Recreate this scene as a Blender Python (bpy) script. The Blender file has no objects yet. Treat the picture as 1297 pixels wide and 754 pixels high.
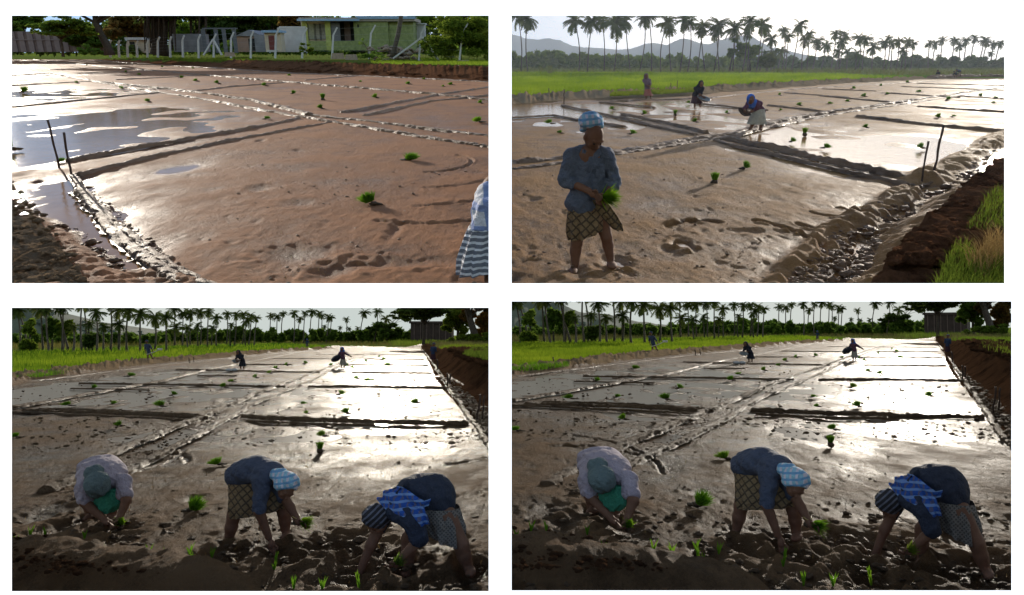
# A white wall with four window openings; every opening looks out on a real piece of paddy field
# (two of them show the same planting scene again), each with its own daylight.
import bpy, math, random
import numpy as np
from mathutils import Matrix, Vector, Quaternion
random.seed(7)
RNG = np.random.default_rng(11)
S = bpy.context.scene
F = 900.0; CX = 648.5; CY = 377.0          # focal length / centre of the picture in photo pixels
WALL_D = 5.0

# ------------------------------------------------------------------ helpers
class Field:
    """A piece of land: local X right, Y away, Z up from the soil; the viewer stands h above it."""
    def __init__(self, name, view, yh, h, x0=-1e9, x1=1e9):
        self.lim = (x0, x1)
        self.name = name; self.view = view; self.yh = yh; self.h = h
        self.a = math.atan((CY-yh)/F)
        self.R = Matrix.Rotation(self.a, 4, 'X')
        n = (self.R @ Vector((0, 0, 1)))
        self.M = Matrix.Translation(-h*n) @ self.R
        self.col = bpy.data.collections.new(name); S.collection.children.link(self.col)
    def ray(self, px, py):
        dx = (np.asarray(px, float)-CX)/F; dz = (CY-np.asarray(py, float))/F
        c, s = math.cos(self.a), math.sin(self.a)
        return dx+0*dz, c+dz*s+0*dx, dz*c-s+0*dx
    def g(self, px, py, z=0.0):             # point on the soil
        x, y, zz = self.ray(px, py); t = (z-self.h)/zz
        return np.stack([x*t, y*t, np.zeros_like(x*t)+z], -1)
    def at(self, px, py, Y):                # point at depth Y
        x, y, z = self.ray(px, py); t = Y/y
        return Vector((float(x*t), float(Y), float(self.h+z*t)))
    def G(self, px, py):
        return Vector([float(v) for v in self.g(px, py)])
    def ppm(self, p):                       # metres per pixel at a local point
        return p[1]/F
UL = Field('upper_left_land', 'top left view', 66, 2.25, -1e9, 633.2)
UR = Field('upper_right_land', 'top right view', 79, 2.25, 634, 1e9)
LL = Field('lower_left_land', 'bottom left view', 424, 2.5, -1e9, 633.2)
LR = Field('lower_right_land', 'bottom right view', 414, 2.5, 634, 1e9)
def m2(p):                                   # lower left picture -> lower right picture (same motif, seen a moment later)
    return (1083+(p[0]-435)*1.034, 414+(p[1]-424)*1.015)

def clip(w, poly):
    """keep the part of a pixel polygon that lies on this land"""
    for lim, sg in ((w.lim[0], 1), (w.lim[1], -1)):
        out = []
        for i in range(len(poly)):
            p, q = poly[i-1], poly[i]; dp, dq = sg*(p[0]-lim), sg*(q[0]-lim)
            if (dp < 0) != (dq < 0): t = dp/(dp-dq); out.append((p[0]+t*(q[0]-p[0]), p[1]+t*(q[1]-p[1])))
            if dq >= 0: out.append(q)
        poly = out
    return poly
def link(o, w):
    (w.col if w else S.collection).objects.link(o)
def tag(o, label=None, cat=None, group=None, kind=None):
    if label: o['label'] = label
    if cat: o['category'] = cat
    if group: o['group'] = group
    if kind: o['kind'] = kind
    return o
class MB:
    def __init__(self): self.v = []; self.f = []; self.m = []; self.n = 0
    def add(self, v, f, mi=0):
        v = np.asarray(v, float).reshape(-1, 3); self.v.append(v)
        for q in f: self.f.append([i+self.n for i in q]); self.m.append(mi)
        self.n += len(v)
    def box(self, c, s, rz=0.0, mi=0, taper=1.0):
        x, y, z = s[0]/2, s[1]/2, s[2]/2; v = []
        for k in (-1, 1):
            q = taper if k > 0 else 1.0
            for i, j in ((-1, -1), (1, -1), (1, 1), (-1, 1)):
                X, Y = i*x*q, j*y*q
                v.append((c[0]+X*math.cos(rz)-Y*math.sin(rz), c[1]+X*math.sin(rz)+Y*math.cos(rz), c[2]+k*z))
        self.add(v, [(3, 2, 1, 0), (4, 5, 6, 7), (0, 1, 5, 4), (1, 2, 6, 5), (2, 3, 7, 6), (3, 0, 4, 7)], mi)
    def tube(self, pts, rad, n=8, mi=0, sq=None):
        pts = [Vector(p) for p in pts]; v = []; f = []
        if not hasattr(rad, '__len__'): rad = [rad]*len(pts)
        up = None
        for i, p in enumerate(pts):
            d = (pts[min(i+1, len(pts)-1)]-pts[max(i-1, 0)]).normalized()
            if up is None: up = d.orthogonal().normalized()
            a = (up-d*up.dot(d)).normalized(); up = a; b = d.cross(a)
            for k in range(n):
                t = 2*math.pi*k/n
                v.append(p+(a*math.cos(t)+b*math.sin(t))*rad[i])
        for i in range(len(pts)-1):
            for k in range(n):
                k2 = (k+1) % n
                f.append((i*n+k, i*n+k2, (i+1)*n+k2, (i+1)*n+k))
        f.append(tuple(range(n))[::-1]); f.append(tuple(range((len(pts)-1)*n, len(pts)*n)))
        self.add(v, f, mi)
    def ball(self, c, r, nu=10, nv=7, mi=0, jit=0.0, rot=None):
        v = []; f = []
        if not hasattr(r, '__len__'): r = (r, r, r)
        for j in range(nv+1):
            t = math.pi*j/nv
            for i in range(nu):
                p = 2*math.pi*i/nu; q = 1+random.uniform(-jit, jit)
                w = Vector((r[0]*q*math.sin(t)*math.cos(p), r[1]*q*math.sin(t)*math.sin(p), r[2]*q*math.cos(t)))
                if rot: w = rot @ w
                v.append((c[0]+w.x, c[1]+w.y, c[2]+w.z))
        for j in range(nv):
            for i in range(nu):
                i2 = (i+1) % nu
                f.append((j*nu+i, (j+1)*nu+i, (j+1)*nu+i2, j*nu+i2))
        self.add(v, f, mi)
    def mesh(self, name, mats, smooth=True):
        me = bpy.data.meshes.new(name)
        V = np.concatenate(self.v) if self.v else np.zeros((0, 3))
        fill(me, V, self.f, smooth)
        if not isinstance(mats, (list, tuple)): mats = [mats]
        for m in mats: me.materials.append(m)
        if len(mats) > 1: me.polygons.foreach_set('material_index', np.array(self.m, np.int32))
        return me
def fill(me, V, faces, smooth=True):
    if isinstance(faces, np.ndarray):
        k = faces.shape[1]; nf = len(faces); loops = faces.ravel().astype(np.int32)
        start = np.arange(nf, dtype=np.int32)*k
    else:
        nf = len(faces); ln = np.array([len(q) for q in faces], np.int32)
        loops = np.array([i for q in faces for i in q], np.int32)
        start = np.concatenate([[0], np.cumsum(ln)[:-1]]).astype(np.int32) if nf else np.zeros(0, np.int32)
    me.vertices.add(len(V)); me.vertices.foreach_set('co', np.asarray(V, np.float32).ravel())
    me.loops.add(len(loops)); me.loops.foreach_set('vertex_index', loops)
    me.polygons.add(nf); me.polygons.foreach_set('loop_start', start)
    me.polygons.foreach_set('use_smooth', np.full(nf, bool(smooth)))
    me.update(calc_edges=True); me.validate()
def put(name, me, w, M=None, parent=None):
    o = bpy.data.objects.new(name, me); link(o, w)
    if parent is not None: o.parent = parent
    elif M is not None: o.matrix_basis = M
    return o
def place(w, base, rz=0.0, sc=1.0):
    return w.M @ Matrix.Translation(Vector(base)) @ Matrix.Rotation(rz, 4, 'Z') @ Matrix.Scale(sc, 4)
def empty(name, w, base, rz=0.0, sc=1.0):
    o = bpy.data.objects.new(name, None); o.empty_display_size = 0.3; link(o, w)
    o.matrix_basis = place(w, base, rz, sc); return o
def copy_tree(o, w, M=None, parent=None):
    c = o.copy(); link(c, w)
    if parent is not None: c.parent = parent
    else: c.matrix_basis = M
    for ch in list(o.children): copy_tree(ch, w, None, c)
    return c
ORD = ['first', 'second', 'third', 'fourth', 'fifth', 'sixth', 'seventh', 'eighth', 'ninth', 'tenth', 'eleventh', 'twelfth', 'thirteenth', 'fourteenth', 'fifteenth', 'sixteenth', 'seventeenth', 'eighteenth', 'nineteenth']
TENS = {20: 'twent', 30: 'thirt', 40: 'fort', 50: 'fift', 60: 'sixt'}
def ordw(i):
    if i < 19: return ORD[i]
    k = i+1; t = k//10*10
    return TENS[t]+('ieth' if k == t else 'y-'+ORD[k-t-1])

# ------------------------------------------------------------------ noise
TAB = RNG.random((256, 256))
def vnoise(x, y):
    xi = np.floor(x).astype(int); yi = np.floor(y).astype(int)
    fx = x-xi; fy = y-yi; fx = fx*fx*(3-2*fx); fy = fy*fy*(3-2*fy)
    a = TAB[xi & 255, yi & 255]; b = TAB[(xi+1) & 255, yi & 255]
    c = TAB[xi & 255, (yi+1) & 255]; d = TAB[(xi+1) & 255, (yi+1) & 255]
    return (a*(1-fx)+b*fx)*(1-fy)+(c*(1-fx)+d*fx)*fy-0.5
def segdist(P, line):
    """distance from points P (n,2) to a polyline (m,2)"""
    d = np.full(len(P), 1e9)
    for a, b in zip(line[:-1], line[1:]):
        ab = b-a; L = max(1e-9, ab@ab)
        t = np.clip(((P-a)@ab)/L, 0, 1)
        q = a+t[:, None]*ab
        d = np.minimum(d, np.hypot(P[:, 0]-q[:, 0], P[:, 1]-q[:, 1]))
    return d
def inpoly(x, y, poly):
    r = np.zeros(x.shape, bool); n = len(poly)
    for i in range(n):
        x1, y1 = poly[i]; x2, y2 = poly[(i+1) % n]
        if y1 == y2: continue
        c = ((y1 > y) != (y2 > y)) & (x < (x2-x1)*(y-y1)/(y2-y1)+x1)
        r ^= c
    return r

# ------------------------------------------------------------------ materials
def mat(name):
    m = bpy.data.materials.new(name); m.use_nodes = True
    nt = m.node_tree; b = nt.nodes['Principled BSDF']
    return m, nt, b
def nd(nt, t, **kw):
    n = nt.nodes.new(t)
    for k, v in kw.items():
        if k in n.inputs: n.inputs[k].default_value = v
        else: setattr(n, k, v)
    return n
def ramp(nt, fac, stops):
    r = nt.nodes.new('ShaderNodeValToRGB'); el = r.color_ramp.elements
    while len(el) < len(stops): el.new(0.5)
    for e, (p, c) in zip(el, stops):
        e.position = p; e.color = (*c, 1) if len(c) == 3 else c
    nt.links.new(fac, r.inputs[0]); return r
def noise(nt, scale, detail=4, rough=0.6, vec=None):
    n = nd(nt, 'ShaderNodeTexNoise', Scale=scale, Detail=detail, Roughness=rough)
    if vec: nt.links.new(vec, n.inputs['Vector'])
    return n
def objco(nt):
    return nt.nodes.new('ShaderNodeTexCoord').outputs['Object']
def bump(nt, b, h, dist, strength=1.0, prev=None):
    u = nd(nt, 'ShaderNodeBump', Distance=dist, Strength=strength)
    nt.links.new(h, u.inputs['Height'])
    if prev: nt.links.new(prev.outputs[0], u.inputs['Normal'])
    nt.links.new(u.outputs[0], b.inputs['Normal']); return u
def simple(name, c1, c2=None, scale=8.0, rough=0.8, bd=0.0, bs=30.0, spec=0.3):
    m, nt, b = mat(name); co = objco(nt)
    c2 = c2 or tuple(x*0.6 for x in c1)
    n = noise(nt, scale, 5, 0.65, co)
    r = ramp(nt, n.outputs[0], [(0.3, c2), (0.7, c1)])
    nt.links.new(r.outputs[0], b.inputs['Base Color'])
    b.inputs['Roughness'].default_value = rough; b.inputs['Specular IOR Level'].default_value = spec
    if bd: bump(nt, b, noise(nt, bs, 4, 0.6, co).outputs[0], bd)
    return m
def mud(name, light, dark, r0, r1, bd=0.02, spec=0.5, fine=22.0):
    m, nt, b = mat(name); co = objco(nt)
    mp = nt.nodes.new('ShaderNodeMapping'); mp.inputs['Scale'].default_value = (1, .5, 1); nt.links.new(co, mp.inputs[0]); cs = mp.outputs[0]
    big = noise(nt, 0.55, 4, 0.6, co); mid = noise(nt, 4.0, 8, 0.72, cs); fi = noise(nt, fine, 6, 0.8, cs); cr = noise(nt, 13.0, 6, 0.75, cs)
    add = nd(nt, 'ShaderNodeMath', operation='MULTIPLY_ADD'); add.inputs[1].default_value = 0.5
    nt.links.new(mid.outputs[0], add.inputs[0]); nt.links.new(big.outputs[0], add.inputs[2])
    s2 = nd(nt, 'ShaderNodeMath', operation='MULTIPLY_ADD'); s2.inputs[1].default_value = 0.45
    nt.links.new(fi.outputs[0], s2.inputs[0]); nt.links.new(add.outputs[0], s2.inputs[2])
    r = ramp(nt, s2.outputs[0], [(0.78, dark), (1.18, light)])
    z = nt.nodes.new('ShaderNodeSeparateXYZ'); nt.links.new(co, z.inputs[0])
    wet = nd(nt, 'ShaderNodeMapRange'); wet.inputs[1].default_value = -0.045; wet.inputs[2].default_value = 0.012
    nt.links.new(z.outputs[2], wet.inputs[0])
    wc = ramp(nt, wet.outputs[0], [(0, (.62, .60, .57)), (1, (1, 1, 1))])          # low, soaked mud is darker and glossier
    mu = nd(nt, 'ShaderNodeMixRGB', blend_type='MULTIPLY'); mu.inputs[0].default_value = 1
    nt.links.new(r.outputs[0], mu.inputs[1]); nt.links.new(wc.outputs[0], mu.inputs[2])
    nt.links.new(mu.outputs[0], b.inputs['Base Color'])
    rr = ramp(nt, add.outputs[0], [(0.5, (r0,)*3), (0.95, (r1,)*3)])
    rw = nd(nt, 'ShaderNodeMapRange'); rw.inputs[3].default_value = .62; rw.inputs[4].default_value = 1.0; nt.links.new(wet.outputs[0], rw.inputs[0])
    rm = nd(nt, 'ShaderNodeMath', operation='MULTIPLY'); nt.links.new(rr.outputs[0], rm.inputs[0]); nt.links.new(rw.outputs[0], rm.inputs[1])
    nt.links.new(rm.outputs[0], b.inputs['Roughness'])
    b.inputs['Specular IOR Level'].default_value = spec
    b.inputs['Specular Tint'].default_value = (.76, .66, .54, 1)
    u = bump(nt, b, mid.outputs[0], bd*3.2); u = bump(nt, b, cr.outputs[0], bd*2.6, 1.0, u)
    bump(nt, b, fi.outputs[0], bd, 1.0, u)
    return m
def leafm(name, c1, c2, trans=0.4, scale=3.0):
    m, nt, b = mat(name); co = objco(nt)
    n = noise(nt, scale, 3, 0.6, co)
    r = ramp(nt, n.outputs[0], [(0.35, c2), (0.65, c1)])
    oi = nt.nodes.new('ShaderNodeObjectInfo'); q = ramp(nt, oi.outputs['Random'], [(0, (.72, .70, .7)), (.5, (1, 1, 1)), (1, (1.25, 1.02, .8))])
    mu = nd(nt, 'ShaderNodeMixRGB', blend_type='MULTIPLY'); mu.inputs[0].default_value = 1; nt.links.new(r.outputs[0], mu.inputs[1]); nt.links.new(q.outputs[0], mu.inputs[2]); r = mu
    nt.links.new(r.outputs[0], b.inputs['Base Color'])
    b.inputs['Roughness'].default_value = 0.8; b.inputs['Specular IOR Level'].default_value = 0.0
    t = nt.nodes.new('ShaderNodeBsdfTranslucent'); nt.links.new(r.outputs[0], t.inputs[0])
    mx = nd(nt, 'ShaderNodeMixShader'); mx.inputs[0].default_value = trans
    nt.links.new(b.outputs[0], mx.inputs[1]); nt.links.new(t.outputs[0], mx.inputs[2])
    nt.links.new(mx.outputs[0], nt.nodes['Material Output'].inputs[0])
    return m
def cloth(name, base, line=None, sx=0, sy=0, second=None, rough=0.85, wid=0.72, diag=False, rotz=0.0):
    """woven cloth, with optional stripes or checks"""
    m, nt, b = mat(name); co = objco(nt)
    n = noise(nt, 14, 4, 0.6, co)
    r = ramp(nt, n.outputs[0], [(0.25, tuple(x*0.75 for x in base)), (0.75, base)])
    out = r.outputs[0]
    if line:
        mp = nt.nodes.new('ShaderNodeMapping'); nt.links.new(co, mp.inputs[0])
        mp.inputs['Rotation'].default_value = (0, 0.75 if diag else 0.12, rotz)
        for k, (axis, sc) in enumerate((('X', sx), ('Z', sy))):
            if not sc: continue
            wv = nd(nt, 'ShaderNodeTexWave', Scale=sc, Distortion=1.2, Detail=1.0, bands_direction=axis)
            wv.inputs['Detail Scale'].default_value = 1.5
            nt.links.new(mp.outputs[0], wv.inputs[0])
            rr = ramp(nt, wv.outputs['Fac'], [(wid, (0, 0, 0)), (wid+0.12, (1, 1, 1))])
            mx = nd(nt, 'ShaderNodeMixRGB'); nt.links.new(rr.outputs[0], mx.inputs[0])
            nt.links.new(out, mx.inputs[1]); mx.inputs[2].default_value = (*(second if (k and second) else line), 1)
            out = mx.outputs[0]
    nt.links.new(out, b.inputs['Base Color']); b.inputs['Roughness'].default_value = rough
    b.inputs['Specular IOR Level'].default_value = 0.2
    u = bump(nt, b, noise(nt, 6.5, 4, 0.6, co).outputs[0], 0.09)
    bump(nt, b, noise(nt, 160, 2, 0.5, co).outputs[0], 0.002, 1.0, u)
    return m
# ------------------------------------------------------------------ land
def fbm(X, Y, spec, spc):
    """sum of noise layers (wavelength, amplitude); layers finer than the mesh are left out"""
    z = np.zeros_like(X)
    for k, (lam, amp) in enumerate(spec):
        fade = np.clip((lam*0.9-spc)/(lam*0.5), 0, 1)
        z += amp*2*fade*vnoise(X/lam+17.3*k, Y*0.55/lam+5.7*k)
    return z
def ground(w, x0, x1, ybot, mats, zones, spec, dents=(), puddles=(), rough_px=None, banks=()):
    ys = []; y = w.yh+1.0; yend = ybot; ybot = ybot+(70 if ybot < 500 else 0)
    while y < ybot: ys.append(y); y += 0.75 if y > w.yh+6 else 0.4
    ys = np.array(ys); xs = np.arange(x0, x1+0.01, 1.15)
    PX, PY = np.meshgrid(xs, ys); sh = PX.shape
    P = w.g(PX.ravel(), PY.ravel()); X, Y = P[:, 0], P[:, 1]
    spc = np.abs(np.gradient(P[:, 1].reshape(sh), axis=0)).ravel()
    z = fbm(X, Y, spec, spc)
    px, py = PX.ravel(), PY.ravel()
    if rough_px is not None:
        z += fbm(X, Y, [(0.5, 0.007), (0.26, 0.009), (0.13, 0.009), (0.07, 0.008), (0.04, 0.005)], spc)*rough_px(px, py)
    for (qx, qy, rx, dep) in puddles:      # shallow hollows, given by their place and radius in metres
        c = w.G(qx, qy); d2 = ((X-c.x)/rx)**2+((Y-c.y)/(rx*2.0))**2
        z -= dep*np.exp(-d2)*(0.8+vnoise(X*1.3, Y*0.9))
    for (cx, cy, rx, ry, dep) in dents:    # footprints and scrapes, local metres
        k = np.nonzero((np.abs(X-cx) < rx*3) & (np.abs(Y-cy) < ry*3))[0]
        d2 = ((X[k]-cx)/rx)**2+((Y[k]-cy)/ry)**2
        z[k] += -dep*np.exp(-d2)+dep*0.3*np.exp(-(np.sqrt(d2)-1.7)**2*3)*(0.5+vnoise(X[k]*9, Y[k]*9)*1.6)
    for (line, height, width, rough) in banks:   # raised earth: line of pixels, metres
        L = np.array([w.g(*p)[:2] for p in line])
        d = segdist(np.stack([X, Y], 1), L)
        z += height*np.exp(-(d/width)**4)*(1+rough*2*vnoise(X*2.3, Y*1.1)+rough*2*vnoise(X*7.3, Y*4.1))
    V = P.copy(); V[:, 2] += z
    nr, nc = sh
    i = np.arange((nr-1)*(nc-1)); r = i//(nc-1); c = i % (nc-1); a = r*nc+c
    Fc = np.stack([a, a+nc, a+nc+1, a+1], 1)
    wz = V @ np.array(w.R.to_3x3()).T+np.array(w.M.translation); qy = CY-F*wz[:, 2]/wz[:, 1]
    Fc = Fc[qy[Fc].min(1) < yend]; a = Fc[:, 0]
    me = bpy.data.meshes.new('ground'); fill(me, V, Fc)
    for m in mats: me.materials.append(m)
    qx = px[a]+0.57+4*vnoise(X[a]*0.7, Y[a]*0.35)*np.clip((py[a]-w.yh)/90, 0.03, 1)
    qy = py[a]+0.37+4*vnoise(X[a]*0.9+9, Y[a]*0.4)*np.clip((py[a]-w.yh)/90, 0.03, 1)
    mi = np.zeros(len(Fc), np.int32)
    for poly, k in zones: mi[inpoly(qx, qy, poly)] = k
    me.polygons.foreach_set('material_index', mi)
    return tag(put('ground', me, w, w.M), kind='structure')
def water(w, poly, z, m):
    P = [w.g(px, py, z) for px, py in clip(w, poly)]
    me = bpy.data.meshes.new('water'); fill(me, np.array(P), [list(range(len(P)))], False); me.materials.append(m)
    return tag(put('water', me, w, w.M), kind='structure')
RIDGES = {}
def ridge(w, pts, width, height, lump=0.6):
    """a low mud bund along a line of pixels; collected per land into one mesh of earthworks"""
    mb = RIDGES.setdefault(w.name, MB()); width *= 0.6; height *= 0.66
    pts = [p for p in pts if w.lim[0]-80 < p[0] < w.lim[1]+80]
    if len(pts) < 2: return
    if pts[0][0] < w.lim[0]: t = (w.lim[0]-pts[0][0])/(pts[1][0]-pts[0][0]); pts[0] = tuple(pts[0][i]+t*(pts[1][i]-pts[0][i]) for i in (0, 1))
    if pts[-1][0] > w.lim[1]: t = (w.lim[1]-pts[-1][0])/(pts[-2][0]-pts[-1][0]); pts[-1] = tuple(pts[-1][i]+t*(pts[-2][i]-pts[-1][i]) for i in (0, 1))
    L = [w.G(*p) for p in pts]; out = []
    for a, b in zip(L[:-1], L[1:]):
        d = (b-a).length; s = 0.0
        while s < d:
            p = a+(b-a)*(s/d); out.append(p); s += max(0.035, 0.8*p.y/F*(1+abs((b-a).y)/d*3))
    out.append(L[-1]); P = np.array(out); n = len(P)
    if n < 3: return
    T = np.gradient(P, axis=0); T /= np.linalg.norm(T, axis=1)[:, None]+1e-9
    N = np.stack([-T[:, 1], T[:, 0]], 1)
    off = np.array([-1.3, -1.0, -0.7, -0.35, 0, 0.35, 0.7, 1.0, 1.3])
    wig = vnoise(P[:, 0]*1.1, P[:, 1]*0.8)*width*1.1
    base = 1+lump*1.0*vnoise(P[:, 0]*2.1+3, P[:, 1]*1.1)+lump*1.0*vnoise(P[:, 0]*8.1, P[:, 1]*4.0)
    V = np.zeros((n, 9, 3))
    for k, o in enumerate(off):
        h = height*(max(0, 1-o*o)**0.7)*base-0.03*(abs(o) > 0.99)
        jx = vnoise(P[:, 0]*11+k*3.3, P[:, 1]*6.0)*width*0.8; jz = vnoise(P[:, 0]*13+k*7.7, P[:, 1]*7.0)*height*0.6*(abs(o) < 0.99)
        V[:, k, 0] = P[:, 0]+N[:, 0]*(o*width+wig+jx); V[:, k, 1] = P[:, 1]+N[:, 1]*(o*width+wig+jx); V[:, k, 2] = h+jz
    V[0, :, 2] = -0.05; V[-1, :, 2] = -0.05
    f = []
    for i in range(n-1):
        for k in range(8): a = i*9+k; f.append((a, a+9, a+10, a+1))
    mb.add(V.reshape(-1, 3), f)
ICO = None
def ico_verts():
    global ICO
    if ICO is None:
        import bmesh
        bm = bmesh.new(); bmesh.ops.create_icosphere(bm, subdivisions=2, radius=1.0)
        bm.verts.ensure_lookup_table()
        ICO = (np.array([v.co[:] for v in bm.verts]), np.array([[v.index for v in q.verts] for q in bm.faces])); bm.free()
    return ICO
def clods(w, name, m, spots, label=None):
    """spots: (x, y, z, r) local metres -> one heap of lumps"""
    v0, f0 = ico_verts(); Vs = []; Fs = []
    for i, (x, y, z, r) in enumerate(spots):
        n = 1+1.1*vnoise(v0[:, 0]*1.7+i*3.1, v0[:, 1]*1.7+v0[:, 2]*2.3)+0.6*vnoise(v0[:, 2]*4+i, v0[:, 0]*4.1)
        v = v0*n[:, None]*np.array([r*random.uniform(0.8, 1.5), r*random.uniform(0.8, 1.6), r*random.uniform(0.45, 0.8)])
        t = random.uniform(0, 6.28); c, s = math.cos(t), math.sin(t)
        v = np.stack([v[:, 0]*c-v[:, 1]*s, v[:, 0]*s+v[:, 1]*c, v[:, 2]], 1)+np.array([x, y, z])
        Vs.append(v); Fs.append(f0+i*len(v0))
    me = bpy.data.meshes.new(name); fill(me, np.concatenate(Vs), np.concatenate(Fs)); me.materials.append(m)
    o = put(name, me, w, w.M); return tag(o, label, None, None, 'stuff')
def spots_in(w, poly, n, r0, r1, zoff=0.0, power=2.0):
    poly = clip(w, poly)
    xs = [p[0] for p in poly]; ys = [p[1] for p in poly]; out = []
    while len(out) < n:
        px, py = random.uniform(min(xs), max(xs)), random.uniform(min(ys), max(ys))
        if not inpoly(np.array([px]), np.array([py]), poly)[0]: continue
        p = w.G(px, py); out.append((p.x, p.y, zoff, r0+(r1-r0)*random.random()**power))
    return out
def grass(w, name, m, poly, n, h0, h1, zf=None, width=0.02, lean=0.35, label=None, cat=None, kind='stuff', patchy=None):
    """many separate blades over an area given in pixels; farther blades are drawn wider"""
    poly = clip(w, poly)
    xs = np.array([p[0] for p in poly]); ys = np.array([p[1] for p in poly])
    PX = RNG.uniform(xs.min(), xs.max(), n*3); PY = RNG.uniform(ys.min(), ys.max(), n*3)
    k = np.nonzero(inpoly(PX, PY, poly))[0][:n]; PX, PY = PX[k], PY[k]; n = len(PX)
    if patchy is not None:
        q = w.g(PX, PY); k = vnoise(q[:, 0]*1.6, q[:, 1]*.9)+.5*vnoise(q[:, 0]*5, q[:, 1]*3) > patchy; PX, PY = PX[k], PY[k]; n = len(PX)
    P = w.g(PX, PY); P[:, 1] += RNG.uniform(-0.5, 0.5, n)*P[:, 1]**2/F/w.h*0.8
    if zf is not None: P[:, 2] = zf(P[:, 0], P[:, 1])
    patch = 1+0.6*vnoise(P[:, 0]*0.5, P[:, 1]*0.25)
    h = RNG.uniform(h0, h1, n)*patch; wd = np.maximum(width, P[:, 1]/F*0.45)*RNG.uniform(0.7, 1.3, n)
    a = RNG.uniform(0, 6.283, n); l = RNG.uniform(0, lean, n)*h; b = RNG.uniform(0, 6.283, n)
    dx, dy = np.cos(a)*wd/2, np.sin(a)*wd/2*0.5
    V = np.zeros((n, 5, 3))
    V[:, 0] = P-np.stack([dx, dy, 0*dx+0.02], 1); V[:, 1] = P+np.stack([dx, dy, 0*dx-0.02], 1)
    mid = P+np.stack([np.cos(b)*l*0.35, np.sin(b)*l*0.35, h*0.6], 1)
    V[:, 2] = mid+np.stack([dx, dy, 0*dx], 1)*0.75; V[:, 3] = mid-np.stack([dx, dy, 0*dx], 1)*0.75
    V[:, 4] = P+np.stack([np.cos(b)*l, np.sin(b)*l, h], 1)
    i = np.arange(n)*5
    T = np.concatenate([np.stack([i, i+1, i+2], 1), np.stack([i, i+2, i+3], 1), np.stack([i+3, i+2, i+4], 1)])
    me = bpy.data.meshes.new(name); fill(me, V.reshape(-1, 3), T, False); me.materials.append(m)
    return tag(put(name, me, w, w.M), label, cat, None, kind)
def leaves(n, centres, size, flat=0.6):
    """leaf faces scattered through clumps: centres = (x,y,z,rx,ry,rz)"""
    C = np.array(centres); wgt = (C[:, 3]*C[:, 4]*C[:, 5])**(2/3); wgt /= wgt.sum()
    k = RNG.choice(len(C), n, p=wgt); d = RNG.normal(size=(n, 3)); d /= np.linalg.norm(d, axis=1)[:, None]
    r = RNG.random(n)**0.45
    P = C[k, :3]+d*r[:, None]*C[k, 3:6]
    s = size*RNG.uniform(0.6, 1.4, n)
    nz = RNG.normal(size=(n, 3)); nz[:, 2] = np.abs(nz[:, 2])+flat; nz /= np.linalg.norm(nz, axis=1)[:, None]
    u = np.cross(nz, RNG.normal(size=(n, 3))); u /= np.linalg.norm(u, axis=1)[:, None]; v = np.cross(nz, u)
    V = np.stack([P-u*s[:, None]*0.9, P+v*s[:, None]*0.45, P+u*s[:, None]*0.9, P-v*s[:, None]*0.45], 1).reshape(-1, 3)
    i = np.arange(n)*4
    return V, np.stack([i, i+1, i+2, i+3], 1)
def leafmesh(name, V, Fc, m):
    me = bpy.data.meshes.new(name); fill(me, V, Fc, False); me.materials.append(m); return me

# ------------------------------------------------------------------ coconut palms
def crown_mesh(name, m, seed, nf=28, R=2.6):
    rs = random.Random(seed); mb = MB()
    for i in range(nf):
        az = 2*math.pi*i/nf+rs.uniform(-0.25, 0.25); el = rs.choice((1.3, 1.0, 0.7, 0.4, 0.1, -0.3, -0.7))+rs.uniform(-0.15, 0.15)
        L = R*rs.uniform(0.85, 1.15); p = Vector((0, 0, 0)); pts = []; e = el
        for s in range(9):
            pts.append(p.copy()); e -= 0.08+0.08*s/8+(0.05 if el > 0.3 else 0.0)
            p = p+Vector((math.cos(az)*math.cos(e), math.sin(az)*math.cos(e), math.sin(e)))*(L/8)
        side = Vector((-math.sin(az), math.cos(az), 0))
        for s in range(8):
            for q in range(2):
                t = (s+q*0.5)/8; a = pts[s].lerp(pts[s+1], q*0.5); d = (pts[s+1]-pts[s]).normalized()
                ll = R*0.30*math.sin(math.pi*min(1, 0.15+t*0.85))**0.6+0.08
                for sg in (-1, 1):
                    tip = a+side*sg*ll*0.75+d*ll*0.5+Vector((0, 0, -ll*rs.uniform(0.25, 0.75)))
                    b = a+d*(L/8*0.62)
                    n0 = len(mb.v); mb.add([a, b, tip], [(0, 1, 2)])
        mb.tube(pts[:8], [0.035*R/2.6*(1-0.09*s) for s in range(8)], 4)
    for i in range(7):
        a = rs.uniform(0, 6.28); mb.ball((0.22*math.cos(a), 0.22*math.sin(a), -0.25-rs.random()*0.15), 0.13, 6, 4)
    return mb.mesh(name, m, False)
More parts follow.
